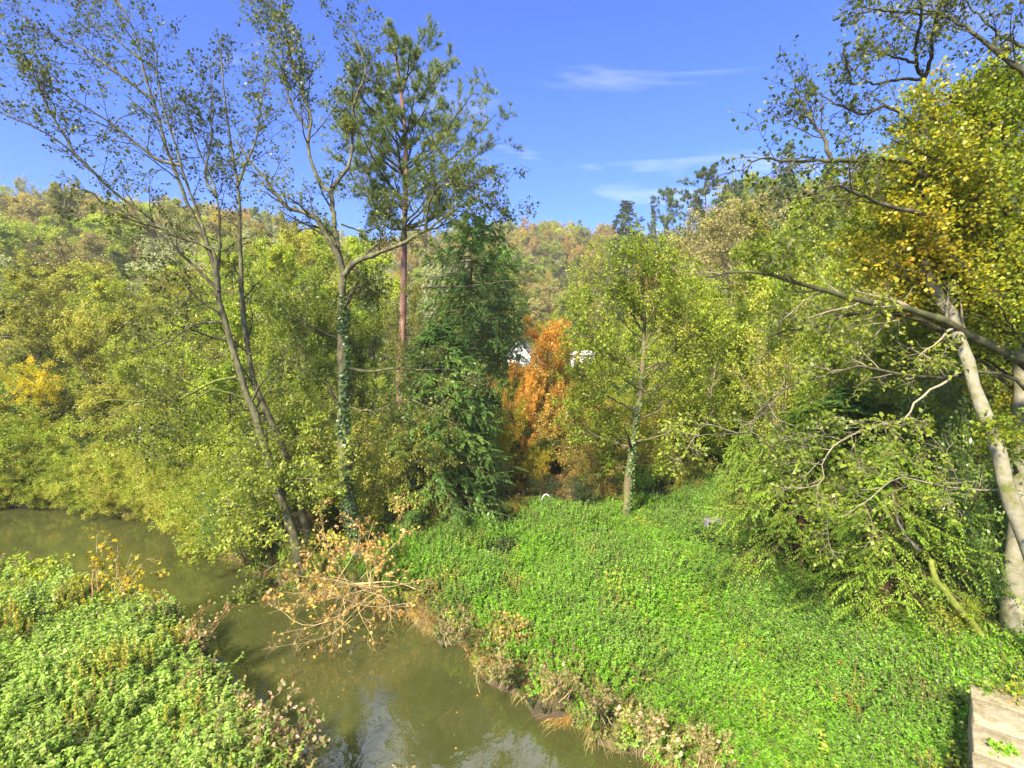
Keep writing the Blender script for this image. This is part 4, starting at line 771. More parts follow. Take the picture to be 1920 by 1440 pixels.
place('bush_a', 'elder_bush', 1230, 22.0, 800, 'olive elder behind the oak to its right', 'bush', 'leaf_bronze', 'branch_bark', 'twig_brown', ws=1.0)
place('bush_b', 'elder_bush', 1285, 19.5, 850, 'olive bush where the clearing meets the conifers', 'bush', 'leaf_olive', 'branch_bark', 'twig_brown', ws=0.9)
place('broad_a', 'ash_tree', 1080, 31.0, 690, 'pale green ash behind the orange beech', 'tree', 'leaf_olive', 'branch_bark', 'twig_pale', ws=0.9)
place('broad_c', 'ash_tree', 1040, 46.0, 605, 'rounded dark green tree beside the white house', 'tree', 'leaf_green', 'branch_bark', 'twig_brown', ws=0.7)
place('broad_a', 'ash_tree', 1150, 36.0, 640, 'lime tree behind the slender oak', 'tree', 'leaf_lime', 'branch_bark', 'twig_brown', ws=0.9)
place('broad_a', 'ash_tree', 1200, 30.0, 610, 'yellow-green tree right behind the oak crown', 'tree', 'leaf_lime', 'branch_bark', 'twig_brown', ws=0.8)
# right-hand woodland
RW = [
 ('broad_b', 1700, 13.2, 610, 'leaf_green', 'twig_brown', 0.8, 'fresh green hazel just left of the curving pale trunk'),
 ('broad_a', 1570, 14.6, 640, 'leaf_lime', 'twig_brown', 0.75, 'light green hazel rising out of the top of the left cypress'),
 ('broad_a', 1340, 22.0, 560, 'leaf_lime', 'twig_pale', 0.85, 'lime-green hazel to the right of the slender oak'),
 ('broad_b', 1440, 20.0, 520, 'leaf_green', 'twig_pale', 0.85, 'green hazel behind the long dark bough'),
 ('broad_c', 1540, 18.0, 560, 'leaf_lime', 'twig_pale', 0.75, 'lime hazel above the drooping cypress'),
 ('thin_b', 1470, 16.0, 600, 'leaf_olive', 'twig_pale', 0.9, 'twiggy olive sallow with pale twigs above the cypress'),
 ('broad_b', 1640, 16.5, 560, 'leaf_green', 'twig_pale', 0.7, 'green hazel left of the pale alder trunk'),
 ('tall_a', 1300, 30.0, 520, 'leaf_olive', 'twig_pale', 1.0, 'tall olive ash behind the lime hazel'),
 ('tall_b', 1420, 28.0, 430, 'leaf_olive', 'twig_pale', 1.0, 'tall olive twin-stemmed ash below the right ridge'),
 ('tall_a', 1520, 25.0, 380, 'leaf_green', 'twig_pale', 1.0, 'tall green ash beneath the high sparse branches'),
 ('tall_b', 1640, 23.0, 350, 'leaf_green', 'twig_pale', 1.0, 'tall green ash partly hidden by the golden maple'),
 ('tall_a', 1740, 24.0, 330, 'leaf_lime', 'twig_pale', 1.0, 'tall lime ash behind the pale alder trunk'),
 ('tall_a', 1860, 22.0, 300, 'leaf_green', 'twig_pale', 1.1, 'tall green ash behind the maple at the right edge'),
 ('thin_a', 1380, 40.0, 400, 'leaf_tan', 'twig_pale', 1.1, 'pale tan almost bare tree on the lower right slope'),
 ('thin_a', 1290, 46.0, 430, 'leaf_tan', 'twig_pale', 1.2, 'straw-coloured bare tree left of the tan one on the right slope'),
 ('broad_b', 1780, 14.0, 600, 'leaf_green', 'twig_pale', 0.7, 'green hazel immediately behind the pale alder trunk'),
]
for v, px, Y, top, fo, tw, ws, lb in RW: place(v, 'woodland_tree', px, Y, top, lb, 'tree', fo, 'branch_bark', tw, ws=ws)
place('cypress', 'cypress_tree', 1520, 12.6, 740, 'bright drooping cypress at the right of the clearing, left one', 'tree', 'spray_light', 'cedar_bark', ws=1.2)
place('cypress', 'cypress_tree', 1690, 10.8, 820, 'cypress with hanging sprays beside the pale alder trunk', 'tree', 'spray_light', 'cedar_bark', ws=1.3, rz=2.0)
place('cedar_a', 'cypress_tree', 1600, 13.6, 720, 'darker feathery evergreen standing between the two front cypresses', 'tree', 'spray_cedar', 'cedar_bark', ws=1.5)
place('cypress', 'cypress_tree', 1400, 16.5, 800, 'rear cypress bordering the clearing behind the concrete block', 'tree', 'spray_light', 'cedar_bark', ws=0.8, rz=4.0)
place('bush_a', 'ivy_thicket', 1800, 11.2, 760, 'glossy ivy thicket behind the curving pale trunk', 'bush', 'leaf_laurel', 'branch_bark', 'twig_brown', ws=0.62)
place('bush_b', 'ivy_thicket', 1860, 10.6, 880, 'glossy evergreen thicket at the right edge below the maple', 'bush', 'leaf_laurel', 'branch_bark', 'twig_brown', ws=0.7)
place('shrub_c', 'bramble_bush', 1840, 9.6, 1130, 'yellowing bramble at the foot of the maple trunk', 'bush', 'leaf_maple', 'branch_bark', 'twig_brown', ws=0.9)

# skyline trees
SK = [('fir', 1170, 120, 375, 'needle_far', 1.25, 'broad layered cedar-like conifer, leftmost on the skyline'), ('pine_far_b', 1243, 110, 365, 'needle_far', 0.9, 'dark double-topped pine on the skyline'),
      ('pine_far', 1318, 85, 313, 'needle_far', 1.0, 'tallest open pine on the right skyline'), ('pine_far_b', 1360, 95, 345, 'needle_far', 0.8, 'smaller pine right of the tallest skyline pine'), ('spruce', 1380, 80, 335, 'needle_far', 0.8, 'pointed spruce on the skyline below the sparse alder twigs'),
      ('fir', 1465, 60, 262, 'needle_far', 0.8, 'dark conifer behind the high sparse alder branches'), ('fir', 1540, 48, 300, 'needle_far', 0.8, 'dark conifer top just left of the golden maple'), ('spruce', 1220, 130, 392, 'needle_far', 0.7, 'small spruce between the two leftmost skyline conifers')]
for v, px, Y, top, fo, ws, lb in SK: place(v, 'skyline_conifer', px, Y, top, lb, 'tree', fo, 'pine_bark', 'branch_bark', ws=ws)

# central hillside trees one can tell apart
kinds = {'leaf_rust': 'rusty golden autumn tree among the woods of the central hillside', 'leaf_tan': 'tan bare tree among the woods of the central hillside', 'leaf_lime': 'yellow-green tree among the woods of the central hillside', 'leaf_bronze': 'bronze tree among the woods of the central hillside', 'needle_far': 'dark conifer among the woods of the central hillside', 'leaf_green': 'green tree among the woods of the central hillside'}
rh = random.Random(77)
for i in range(64):
    Y = rh.uniform(70, 200); px = rh.uniform(900, 1330); x = at(px, HORIZ, Y)[0]
    if 880 < px < 1110 and Y < 108: continue
    fo = rh.choices(['leaf_rust', 'leaf_tan', 'leaf_lime', 'leaf_bronze', 'needle_far', 'leaf_green'], [0.7, 2, 2.2, 2, 0.9, 1.5])[0]
    if px < 1030 and Y > 120: fo = rh.choice(['leaf_bronze', 'leaf_rust', 'leaf_bronze', 'leaf_lime'])
    gz = H1(x, Y); hh = rh.uniform(9, 14); top = HORIZ - (gz + hh - CAM_Z) / Y * 1000
    lat = 'behind the tall dark cedars' if px < 955 else 'above the white house' if px < 1030 else 'between white house and oak crown' if px < 1090 else 'behind the left of the oak crown' if px < 1190 else 'behind the right of the oak crown' if px < 1280 else 'right of the oak crown'
    band = 'just under the skyline' if top < 445 else 'high on the hillside' if top < 500 else 'midway up the hillside' if top < 560 else 'at the foot of the hillside'
    lbl = kinds[fo].split(' among')[0] + ' ' + band + ', ' + lat
    place('spruce' if fo == 'needle_far' else rh.choice(['far_a', 'far_b', 'far_c']), 'hillside_tree', px, Y, top, lbl, 'tree', fo, 'branch_bark', 'twig_brown', group='autumn trees on the central hillside, ' + lbl, ws=rh.uniform(0.8, 1.1) if fo != 'needle_far' else 0.9)

# far woods that read as one mass
def tplset(name, specs):
    col = bpy.data.collections.new(name)
    for i, (v, fo) in enumerate(specs):
        me = VAR[v]['foliage'].copy(); me.materials.clear(); me.materials.append(M[fo]); tr = VAR[v]
        parts = []
        o = bpy.data.objects.new('%s_%02d' % (name, i), me); col.objects.link(o)
    return col
FW = tplset('tpl_wood', [('far_a', 'leaf_olive'), ('far_b', 'leaf_lime'), ('far_c', 'leaf_grey'), ('far_a', 'leaf_tan'), ('far_b', 'leaf_bronze'), ('far_c', 'leaf_rust'), ('far_a', 'leaf_green'), ('spruce', 'needle_far')])
gw = np.random.default_rng(8)
def wood(name, n, axr, yr, weights_near, weights_far, label, hs=(0.75, 1.2)):
    Y = np.sqrt(gw.uniform(yr[0] ** 2, yr[1] ** 2, n)); a = gw.uniform(*axr, n); X = a * Y
    kh = (np.hypot(X - 0.5, Y - 92) > 17) & ~((np.abs(X / Y - 0.01) < 0.03) & (Y < 100)); X, Y = X[kh], Y[kh]; n = len(X)
    Z = height(X, Y); f = np.clip((Y - yr[0]) / (yr[1] - yr[0]), 0, 1)
    wn, wf = np.array(weights_near, float), np.array(weights_far, float)
    vi = np.array([gw.choice(8, p=(lambda q: q / q.sum())(wn * (1 - t) + wf * t)) for t in f])
    s = gw.uniform(*hs, n); sc = np.stack([s * gw.uniform(0.9, 1.3, n), s * gw.uniform(0.9, 1.3, n), s], -1); sc[vi == 7] *= np.array([0.9, 0.9, 0.9])
    scatter(name, FW, np.stack([X, Y, Z - 1.0], -1), gw.uniform(0, 6.28, n), sc, vi, label)
#               olive lime grey tan bronze orange green spruce
wood('left_woodland', 900, (-1.15, -0.08), (58, 250), [5, 3, 5, 2, 1, .2, 2, .3], [2, .6, 4, 3, 4, 2.5, .8, .3], 'grey-green and russet autumn woods covering the left hillside')
wood('central_woodland', 420, (-0.1, 0.30), (108, 290), [2, 4, 1, 2, 3, 1.0, 3, 1.5], [2, 1.5, 1, 2, 5, 3.5, 1, .5], 'mixed autumn woods filling the head of the valley')
wood('right_woodland', 420, (0.25, 1.2), (50, 230), [4, 3, 2, 3, 1, .3, 3, .8], [2, 1.5, 2, 3, 3, 1, 2, 1.5], 'mixed woods covering the right hillside')

UG = tplset('tpl_under', [('bush_a', 'leaf_green'), ('bush_b', 'leaf_lime'), ('shrub_c', 'leaf_olive'), ('bush_b', 'leaf_olive'), ('bush_a', 'leaf_dark')])
Xu = gw.uniform(-70, 75, 5200); Yu = gw.uniform(21, 95, 5200); ku = (river_sd(Xu, Yu) > np.where((Xu < -3) & (Yu < 34), -0.15, 1.0)) & (np.abs(Xu) < Yu * 1.15 + 2) & ~((Xu > -2.5) & (Xu < 7.5) & (Yu < 23)) & ~((np.abs(Xu / Yu - 0.06) < 0.1) & (Yu > 50))
Xu, Yu = Xu[ku], Yu[ku]; ss = gw.uniform(0.35, 0.8, len(Xu))
scatter('undergrowth', UG, np.stack([Xu, Yu, height(Xu, Yu)], -1), gw.uniform(0, 6.28, len(Xu)), np.stack([ss * 1.2, ss * 1.2, ss], -1), gw.integers(0, 5, len(Xu)), 'leafy undergrowth of saplings and brambles covering the woodland floor')
X, Y, Z, sd = bed_points(9000, (-34, -3), (17, 33), 0.1, lambda X, Y: (Y > 19) | (X > -6))
k = (X < -0.28 * (Y - 9) - 1.5); X, Y, Z = X[k], Y[k], Z[k]
scatter('far_bank_cover', setB, np.stack([X, Y, Z], -1), gg.uniform(0, 6.28, len(X)), np.repeat(gg.uniform(1.0, 1.8, len(X))[:, None], 3, 1), gg.integers(0, 8, len(X)), 'weeds covering the far bank of the river bend')

n = 420; Xs = gw.uniform(-26, -3.5, n * 12); Ys = gw.uniform(16.5, 30, n * 12); sdd = river_sd(Xs, Ys); ks = (np.abs(sdd - 0.15) < 0.35) & (Xs < -0.28 * (Ys - 9) - 1.6) & (Ys > 17) & (Ys > 15.5 - 0.25 * (Xs + 3))
Xs, Ys = Xs[ks], Ys[ks]; ss = gw.uniform(0.3, 0.5, len(Xs))
scatter('waterside_bushes', UG, np.stack([Xs, Ys, height(Xs, Ys).clip(0.0, 9)], -1), gw.uniform(0, 6.28, len(Xs)), np.stack([ss, ss, ss * 0.9], -1), gw.integers(0, 4, len(Xs)), 'leafy bushes trailing over the far waterline')

# ------------------------------------------------------------------ boxes and built things
def box(x0, x1, y0, y1, z0, z1, bev=0.0, seed=0, jit=0.0):
    g = np.random.default_rng(seed)
    V = np.array([[x, y, z] for z in (z0, z1) for y in (y0, y1) for x in (x0, x1)], float) + g.normal(size=(8, 3)) * jit
    F = np.array([[0, 2, 3, 1], [4, 5, 7, 6], [0, 1, 5, 4], [1, 3, 7, 5], [3, 2, 6, 7], [2, 0, 4, 6]])
    return V, F
def bevel(o, w_=0.01, seg=2):
    m_ = o.modifiers.new('bevel', 'BEVEL'); m_.width = w_; m_.segments = seg; return o
M['white_render'] = noise_mat('white_render', [(0.3, (0.74, 0.74, 0.74)), (0.7, (0.82, 0.82, 0.82))], 2, bump=0.1)
M['slate'] = noise_mat('slate', [(0.3, (0.14, 0.14, 0.15)), (0.7, (0.26, 0.25, 0.25))], 4, bump=0.3)
M['glass'] = noise_mat('glass', [(0.3, (0.03, 0.04, 0.05)), (0.7, (0.05, 0.06, 0.07))], 2, rough=0.1, spec=0.6)
M['concrete'] = noise_mat('concrete', [(0.3, (0.11, 0.105, 0.10)), (0.7, (0.22, 0.21, 0.20))], 8, bump=0.3)
M['brick_red'] = noise_mat('brick_red', [(0.3, (0.25, 0.10, 0.06)), (0.7, (0.42, 0.22, 0.15))], 8, bump=0.3)
M['white_paint'] = noise_mat('white_paint', [(0.3, (0.7, 0.7, 0.7)), (0.7, (0.8, 0.8, 0.78))], 8, bump=0.05, rough=0.4)
M['wall_stone'] = noise_mat('wall_stone', [(0.28, (0.09, 0.08, 0.03)), (0.42, (0.24, 0.20, 0.11)), (0.56, (0.36, 0.30, 0.19)), (0.74, (0.50, 0.45, 0.34)), (0.85, (0.30, 0.34, 0.10))], 7, detail=12, rough_n=0.75, bump=0.7, bscale=40, dist=0.01)
def house():
    Y = 95.0; a = at(972, 640, Y); gz = H1(a[0], Y); zr = a[2] - gz; hw = 2.1; ze = zr - 2.6
    r = empty('white_house', (a[0], Y, gz), 'white gabled house half hidden behind the orange beeches', 'house'); r.rotation_euler.z = R(-14)
    V = np.array([[-hw, 0, 0], [hw, 0, 0], [hw, 0, ze], [0, 0, zr - 0.1], [-hw, 0, ze], [-hw, 7, 0], [hw, 7, 0], [hw, 7, ze], [0, 7, zr - 0.1], [-hw, 7, ze]])
    me = bpy.data.meshes.new('wall'); me.from_pydata(V.tolist(), [], [[0, 1, 2, 3, 4], [9, 8, 7, 6, 5], [1, 6, 7, 2], [5, 0, 4, 9]]); link('wall', me, r, M['white_render'])
    for s in (-1, 1):
        sl = np.array([s * (hw + 0.25), ze - 0.31]); ap = np.array([0, zr]); V = []
        for y in (-0.3, 7.3):
            for p, dz in ((sl, 0), (ap, 0), (ap, 0.16), (sl, 0.16)): V.append([p[0], y, p[1] + dz])
        me = bpy.data.meshes.new('roof'); me.from_pydata(V, [], [[0, 1, 2, 3], [7, 6, 5, 4], [0, 4, 5, 1], [3, 2, 6, 7], [0, 3, 7, 4], [1, 5, 6, 2]]); link('roof_slope', me, r, M['slate'])
        V = []
        for y in (-0.36, -0.3):
            for p, dz in ((sl, -0.22), (ap, -0.22), (ap, 0.18), (sl, 0.18)): V.append([p[0], y, p[1] + dz])
        me = bpy.data.meshes.new('bargeboard'); me.from_pydata(V, [], [[0, 1, 2, 3], [7, 6, 5, 4], [0, 4, 5, 1], [3, 2, 6, 7], [0, 3, 7, 4], [1, 5, 6, 2]]); link('bargeboard', me, r, M['white_paint'])
    for zz in (0.9, ze - 0.6):
        wv, wf = box(-0.55, 0.55, -0.05, 0.03, zz, zz + 1.1); f = link('window', mesh('window', wv, wf), r, M['white_paint'])
        wv, wf = box(-0.46, 0.46, -0.07, -0.045, zz + 0.09, zz + 1.01); link('pane', mesh('pane', wv, wf), f, M['glass'])
    wv, wf = box(-0.35, 0.35, 4, 4.6, zr - 0.4, zr + 1.0); link('chimney', mesh('chimney', wv, wf), r, M['brick_red'])
house()
def shed():
    Y = 70.0; a = at(1097, 658, Y); gz = H1(a[0], Y); zr = a[2] - gz
    r = empty('garden_shed', (a[0], Y, gz), 'low pale-roofed building showing between trees right of the orange beech', 'shed')
    for nm, bx, mt in (('wall', (-1.6, 1.6, 0, 3, 0, zr - 0.5), 'white_render'),):
        link(nm, mesh(nm, *box(*bx)), r, M[mt])
    me = bpy.data.meshes.new('roof'); me.from_pydata([[-1.9, -0.3, zr - 0.5], [1.9, -0.3, zr - 0.5], [1.9, 3.3, zr - 0.5], [-1.9, 3.3, zr - 0.5], [-1.2, 1.5, zr], [1.2, 1.5, zr]], [], [[0, 1, 5, 4], [1, 2, 5], [2, 3, 4, 5], [3, 0, 4], [3, 2, 1, 0]]); link('roof', me, r, M['white_paint'])
    link('door', mesh('door', *box(-0.4, 0.4, -0.05, 0.02, 0, 1.9)), r, M['slate'])
shed()

# wing wall of the bridge, lower right
WEEDS_ON_WALL = []
def wing_wall():
    a = np.array([6.55, 7.2]); b_ = np.array([3.9, 4.0]); d = b_ - a; L = float(np.linalg.norm(d)); ang = math.atan2(d[1], d[0])
    za, zb = 2.25, 2.6
    r = empty('wing_wall', (a[0], a[1], za), 'weathered pale stone wing wall with coping slabs in the lower right corner', 'wall'); r.rotation_euler.z = ang
    # local: +x runs along the wall towards the bridge, +y is away from the river
    W = 0.75; slope = (zb - za) / L; n = 6; st = L / n
    for i in range(n):
        x0, x1 = i * st + 0.012, (i + 1) * st - 0.012; g = np.random.default_rng(i + 900); h = 0.13 + g.uniform(-0.01, 0.015)
        V = []
        for x in (x0, x1):
            z = x * slope + g.uniform(-0.012, 0.012)
            for y in (-0.06, W + 0.06):
                V += [[x, y, z], [x, y, z - h]]
        V = np.array(V) + g.normal(size=(8, 3)) * 0.014
        F = np.array([[0, 2, 6, 4], [1, 5, 7, 3], [0, 4, 5, 1], [2, 3, 7, 6], [0, 1, 3, 2], [4, 6, 7, 5]])
        bevel(link('coping_slab', mesh('coping_slab', V, F), r, M['wall_stone']), 0.014)
    # mortared core, stepped just behind the facing stones
    V = []; 
    for x in (0.02, L):
        for y in (0.05, W - 0.05): V += [[x, y, x * slope - 0.14], [x, y, -3.0]]
    F = np.array([[0, 2, 6, 4], [1, 5, 7, 3], [0, 4, 5, 1], [2, 3, 7, 6], [0, 1, 3, 2], [4, 6, 7, 5]])
    link('core', mesh('core', np.array(V), F), r, M['concrete'])
    g = random.Random(3)
    for c in range(7):
        z1 = -0.15 - c * 0.2; x = g.uniform(-0.1, 0)
        while x < L:
            w_ = g.uniform(0.28, 0.5); off = ((x + w_ / 2) * slope)
            for (y0, y1) in ((-0.03, 0.10), (W - 0.10, W + 0.03)):
                V, F = box(max(x, 0) + 0.01, min(x + w_, L) - 0.01, y0, y1, z1 - 0.19 + off, z1 - 0.012 + off, seed=g.randint(0, 9999), jit=0.006)
                if min(x + w_, L) - max(x, 0) > 0.06: bevel(link('stone', mesh('stone', V, F), r, M['wall_stone']), 0.012)
            x += w_
wing_wall()
for i, (px, py, zz) in enumerate([(1850, 1300, 2.2), (1915, 1318, 2.2), (1822, 1400, 1.9), (1875, 1395, 2.45)]):
    b_ = onz(px, py, zz) - np.array([0, 0, 0.12 if i != 2 else 0.5]); gq = np.random.default_rng(700 + i)
    M_ = ('leaf_nettle', 'leaf_maple', 'leaf_lime', 'leaf_nettle')[i]
    WEEDS_ON_WALL.append((b_, gq, M_, ('green weed curling over the far end of the wing wall', 'yellowing bramble spray lying on the outer side of the wing wall', 'green weed growing against the river face of the wing wall', 'tiny weed rooted in a joint on top of the wing wall')[i], (0.4, 0.5, 0.5, 0.10)[i]))

# concrete block, bent pipe, barrel in the clearing
def onground(px, py, zo=0.0):
    p = onz(px, py, 1.2)
    for _ in range(6): p = onz(px, py, H1(p[0], p[1]) + zo)
    return p
p = onground(1340, 1006, 0.1)
r = empty('concrete_block', p, 'hollow grey concrete block lying at the conifer edge of the clearing', 'block'); r.rotation_euler.z = R(8); r.location.z += 0.12
for bx in ((-0.24, -0.19, 0, 0.3, 0, 0.3), (0.19, 0.24, 0, 0.3, 0, 0.3)): bevel(link('side', mesh('side', *box(*bx)), r, M['concrete']), 0.008)
bevel(link('top', mesh('top', *box(-0.24, 0.24, 0.0, 0.3, 0.302, 0.36)), r, M['concrete']), 0.008); bevel(link('bottom', mesh('bottom', *box(-0.185, 0.185, 0.0, 0.3, 0, 0.05)), r, M['brick_red']), 0.008); link('back', mesh('back', *box(-0.185, 0.185, 0.25, 0.29, 0.055, 0.298)), r, M['dark_bark'])
p = onground(1017, 962)
r = empty('bent_pipe', p, 'bent white pipe sticking up beside the bramble heap', 'pipe')
pts = smooth_path([p + np.array([-0.12, 0, -0.1]), p + np.array([-0.05, 0, 0.35]), p + np.array([0.06, 0.02, 0.62]), p + np.array([0.2, 0.05, 0.60]), p + np.array([0.27, 0.1, 0.45])], 14)
V, F = tubes(pts[None], np.full((1, 14), 0.024), 8); link('tube', mesh('tube', V, F, smooth=True, off=p), r, M['white_paint'])
V, F = tubes(pts[None, -2:] , np.full((1, 2), 0.032), 8); link('collar', mesh('collar', V, F, smooth=True, off=p), r, M['concrete'])

# mossy log and pale broken stick on the right
def stick(name, label, pts, r0, r1, mat, cat='log', sides=9):
    P = smooth_path([np.array(q) for q in pts], 12, 0.01, np.random.default_rng(len(label))); r = empty(name, P[0], label, cat)
    V, F = tubes(P[None], np.linspace(r0, r1, 12)[None], sides); link('stem', mesh('stem', V, F, smooth=True, off=P[0]), r, M[mat])
    P1, R1 = grow(np.random.default_rng(3), P[None], np.linspace(r0, r1, 12)[None], 4, 0.5, rmul=0.3); V, F = tubes(P1, R1, 4); link('side_twig', mesh('side_twig', V, F, off=P[0]), r, M[mat], kind='stuff')
stick('mossy_log', 'moss-green leaning log below the right-hand cypress', [at(1880, 1235, 9.3), at(1820, 1165, 9.4), at(1760, 1093, 9.6), at(1745, 1050, 9.8)], 0.075, 0.05, 'moss_bark')
stick('broken_branch', 'pale broken branch slanting in front of the cypress', [at(1724, 1032, 9.8), at(1700, 1005, 9.9), at(1680, 965, 10.0), at(1675, 930, 10.1)], 0.035, 0.02, 'twig_pale', 'branch')

# mistletoe ball
p = at(655, 236, 15.3); g = np.random.default_rng(5); r = empty('mistletoe_ball', p, 'round dark mistletoe clump high in the forked alder', 'mistletoe')
d = nrm(g.normal(size=(260, 3))); P = np.stack([d * 0.0, d * 0.1, d * 0.22], 1); V, F = tubes(P, np.full((260, 3), 0.004), 3); link('stem', mesh('stem', V, F), r, M['twig_brown'], kind='stuff')
V, F, T = foliage_mesh(g, P, 7, 0.05, spread=0.03); link('foliage', mesh('foliage', V, F, T), r, M['leaf_green'], kind='stuff')

# ------------------------------------------------------------------ bankside plants
def stems_plant(name, label, base, tips, seed, stemmat, leafmat, r=0.012, n1=5, n2=3, m=5, leaf=0.1, L1=0.5, cat='plant', keep=0.9, sag=0.0, leafwidth=0.8, group=None, wild=0.06):
    g = np.random.default_rng(seed); base = np.array(base, float); o = empty(name, base, label, cat, group); Ps = []
    for tp in tips:
        tp = np.array(tp); b0 = base + g.normal(size=3) * np.array([0.12 + wild * 0.8, 0.12 + wild * 0.5, 0]); mid = (b0 + tp) / 2 + np.array([0, 0, sag]) + g.normal(size=3) * wild
        P = smooth_path([b0 - np.array([0, 0, 0.08]), mid, tp], 12, 0.008, g); Ps.append(P)
        V, F = tubes(P[None], (r * np.linspace(1, 0.35, 12))[None], 6); link('stem', mesh('stem', V, F, smooth=True, off=base), o, M[stemmat])
    P = np.array(Ps); Rr = np.repeat((r * np.linspace(1, 0.35, 12))[None], len(P), 0)
    P1, R1 = grow(g, P, Rr, n1, L1, t0=0.25, ang=(25, 60), up=0.1, K=5, rmin=0.004); P2, R2 = grow(g, P1, R1, n2, L1 * 0.5, t0=0.25, ang=(30, 65), K=4, rmin=0.0035)
    Vx, Fx, _, _ = join([(*tubes(P1, R1, 3), None, 0), (*tubes(P2, R2, 3), None, 0)]); link('twig', mesh('twig', Vx, Fx, off=base), o, M[stemmat], kind='stuff')
    V, F, T = foliage_mesh(g, P2, m, leaf, keep=keep, spread=0.03, width=leafwidth, droop=0.3, t0=0.3, nbias=(0, -0.3, 0.6)); T = np.repeat(g.random(len(T) // 4), 4)
    link('foliage', mesh('foliage', V, F, T, off=base), o, M[leafmat], kind='stuff'); return o
# russet sycamore shrub hanging over the water
bs = onground(665, 1100)
tips = [at(600, 950, 13.6), at(610, 1000, 13.2), at(640, 960, 13.7), at(700, 975, 13.6), at(740, 940, 13.8), at(750, 1010, 13.5), at(690, 1040, 13.0), at(560, 1080, 12.9), at(530, 1110, 12.6), at(500, 1130, 12.3), at(780, 1090, 13.0), at(770, 1130, 12.6), at(620, 1050, 13.2), at(720, 1060, 13.2), at(575, 1030, 13.2)]
stems_plant('sycamore_shrub', 'russet and yellow leaved shrub at the foot of the ivy-clad alder, over the water', bs, tips, 31, 'twig_straw', 'leaf_dead', r=0.011, n1=7, n2=4, m=4, leaf=0.085, L1=0.6, cat='bush', keep=0.6, sag=0.1, wild=0.35)
tips = [at(490, 1218, 11.0), at(520, 1190, 11.2), at(560, 1200, 11.2), at(620, 1205, 11.3), at(640, 1215, 11.2), at(700, 1200, 11.5), at(735, 1175, 11.9), at(500, 1150, 11.7), at(600, 1160, 11.8), at(550, 1140, 12.0)]
stems_plant('fallen_bough', 'pale dead twiggy bough drooping into the river below the russet shrub', onground(690, 1110), tips, 32, 'twig_straw', 'leaf_dead', r=0.009, n1=6, n2=4, m=2, leaf=0.08, L1=0.7, cat='branch', keep=0.4, sag=0.12, wild=0.25)
p0 = onground(790, 1105, 0.4)
stick('dead_branch', 'bare pale branch poking right across the nettles from the russet shrub', [at(660, 1095, 13.4), at(740, 1092, 13.2), at(790, 1108, 13.0), at(830, 1104, 12.9)], 0.02, 0.007, 'twig_straw', 'branch')
# left bank balsam
bl = onground(200, 1150)
up_ = lambda dx_, dy_, h: bl + np.array([dx_ * 1.1, dy_, h * 1.25])
stems_plant('balsam_plant', 'clump of dying balsam with straw stems and yellow leaves on the left bank edge', bl, [up_(-0.1, 0, 1.5), up_(0.0, 0.1, 1.35), up_(0.25, 0.1, 1.25), up_(0.5, 0.15, 1.1), up_(0.75, 0.2, 0.95), up_(0.95, 0.1, 0.75), up_(1.05, 0, 0.45), up_(0.6, -0.2, 0.8), up_(0.35, -0.1, 1.0), up_(0.85, -0.2, 0.5), up_(0.15, 0.2, 1.1)], 41, 'twig_straw', 'leaf_yellow', r=0.013, n1=5, n2=3, m=3, leaf=0.09, L1=0.4, keep=0.7)
bl2 = onground(182, 1150)
stems_plant('balsam_plant', 'single tall orange-red balsam stem left of the dying clump', bl2, [bl2 + np.array([0, 0, 1.35]), bl2 + np.array([0.05, 0.1, 1.2])], 42, 'twig_red', 'leaf_yellow', r=0.02, n1=3, n2=3, m=3, leaf=0.1, L1=0.35)
bl3 = onground(245, 1190)
stems_plant('balsam_plant', 'crimson-stemmed balsam flopped over the water edge of the left bank', bl3, [bl3 + np.array([0.5, 0, 0.55]), bl3 + np.array([0.6, 0.1, 0.75]), bl3 + np.array([0.35, -0.1, 0.5])], 43, 'twig_red', 'leaf_pink', r=0.014, n1=3, n2=2, m=3, leaf=0.09, L1=0.3)
bl4 = onground(60, 1110)
stems_plant('dock_plant', 'yellow-green leafy weed at the upper end of the left bank', bl4, [bl4 + np.array([x, y, h]) for x, y, h in ((0, 0, 0.9), (0.4, 0, 0.8), (0.8, 0.1, 0.85), (-0.4, 0, 0.8), (0.6, -0.2, 0.6))], 44, 'twig_straw', 'leaf_lime', r=0.01, n1=6, n2=3, m=6, leaf=0.1, L1=0.35)
bl5 = onground(320, 1245)
stems_plant('willowherb', 'dry reddish willowherb stalks leaning off the left bank', bl5, [bl5 + np.array([x, y, h]) for x, y, h in ((0.5, 0.4, 0.95), (0.35, 0.3, 0.85), (0.8, 0.45, 0.75), (0.2, 0.3, 0.7), (0.6, 0.2, 0.6), (0.95, 0.6, 0.9))], 45, 'twig_red', 'leaf_pink', r=0.007, n1=6, n2=3, m=2, leaf=0.06, L1=0.3, keep=0.6)
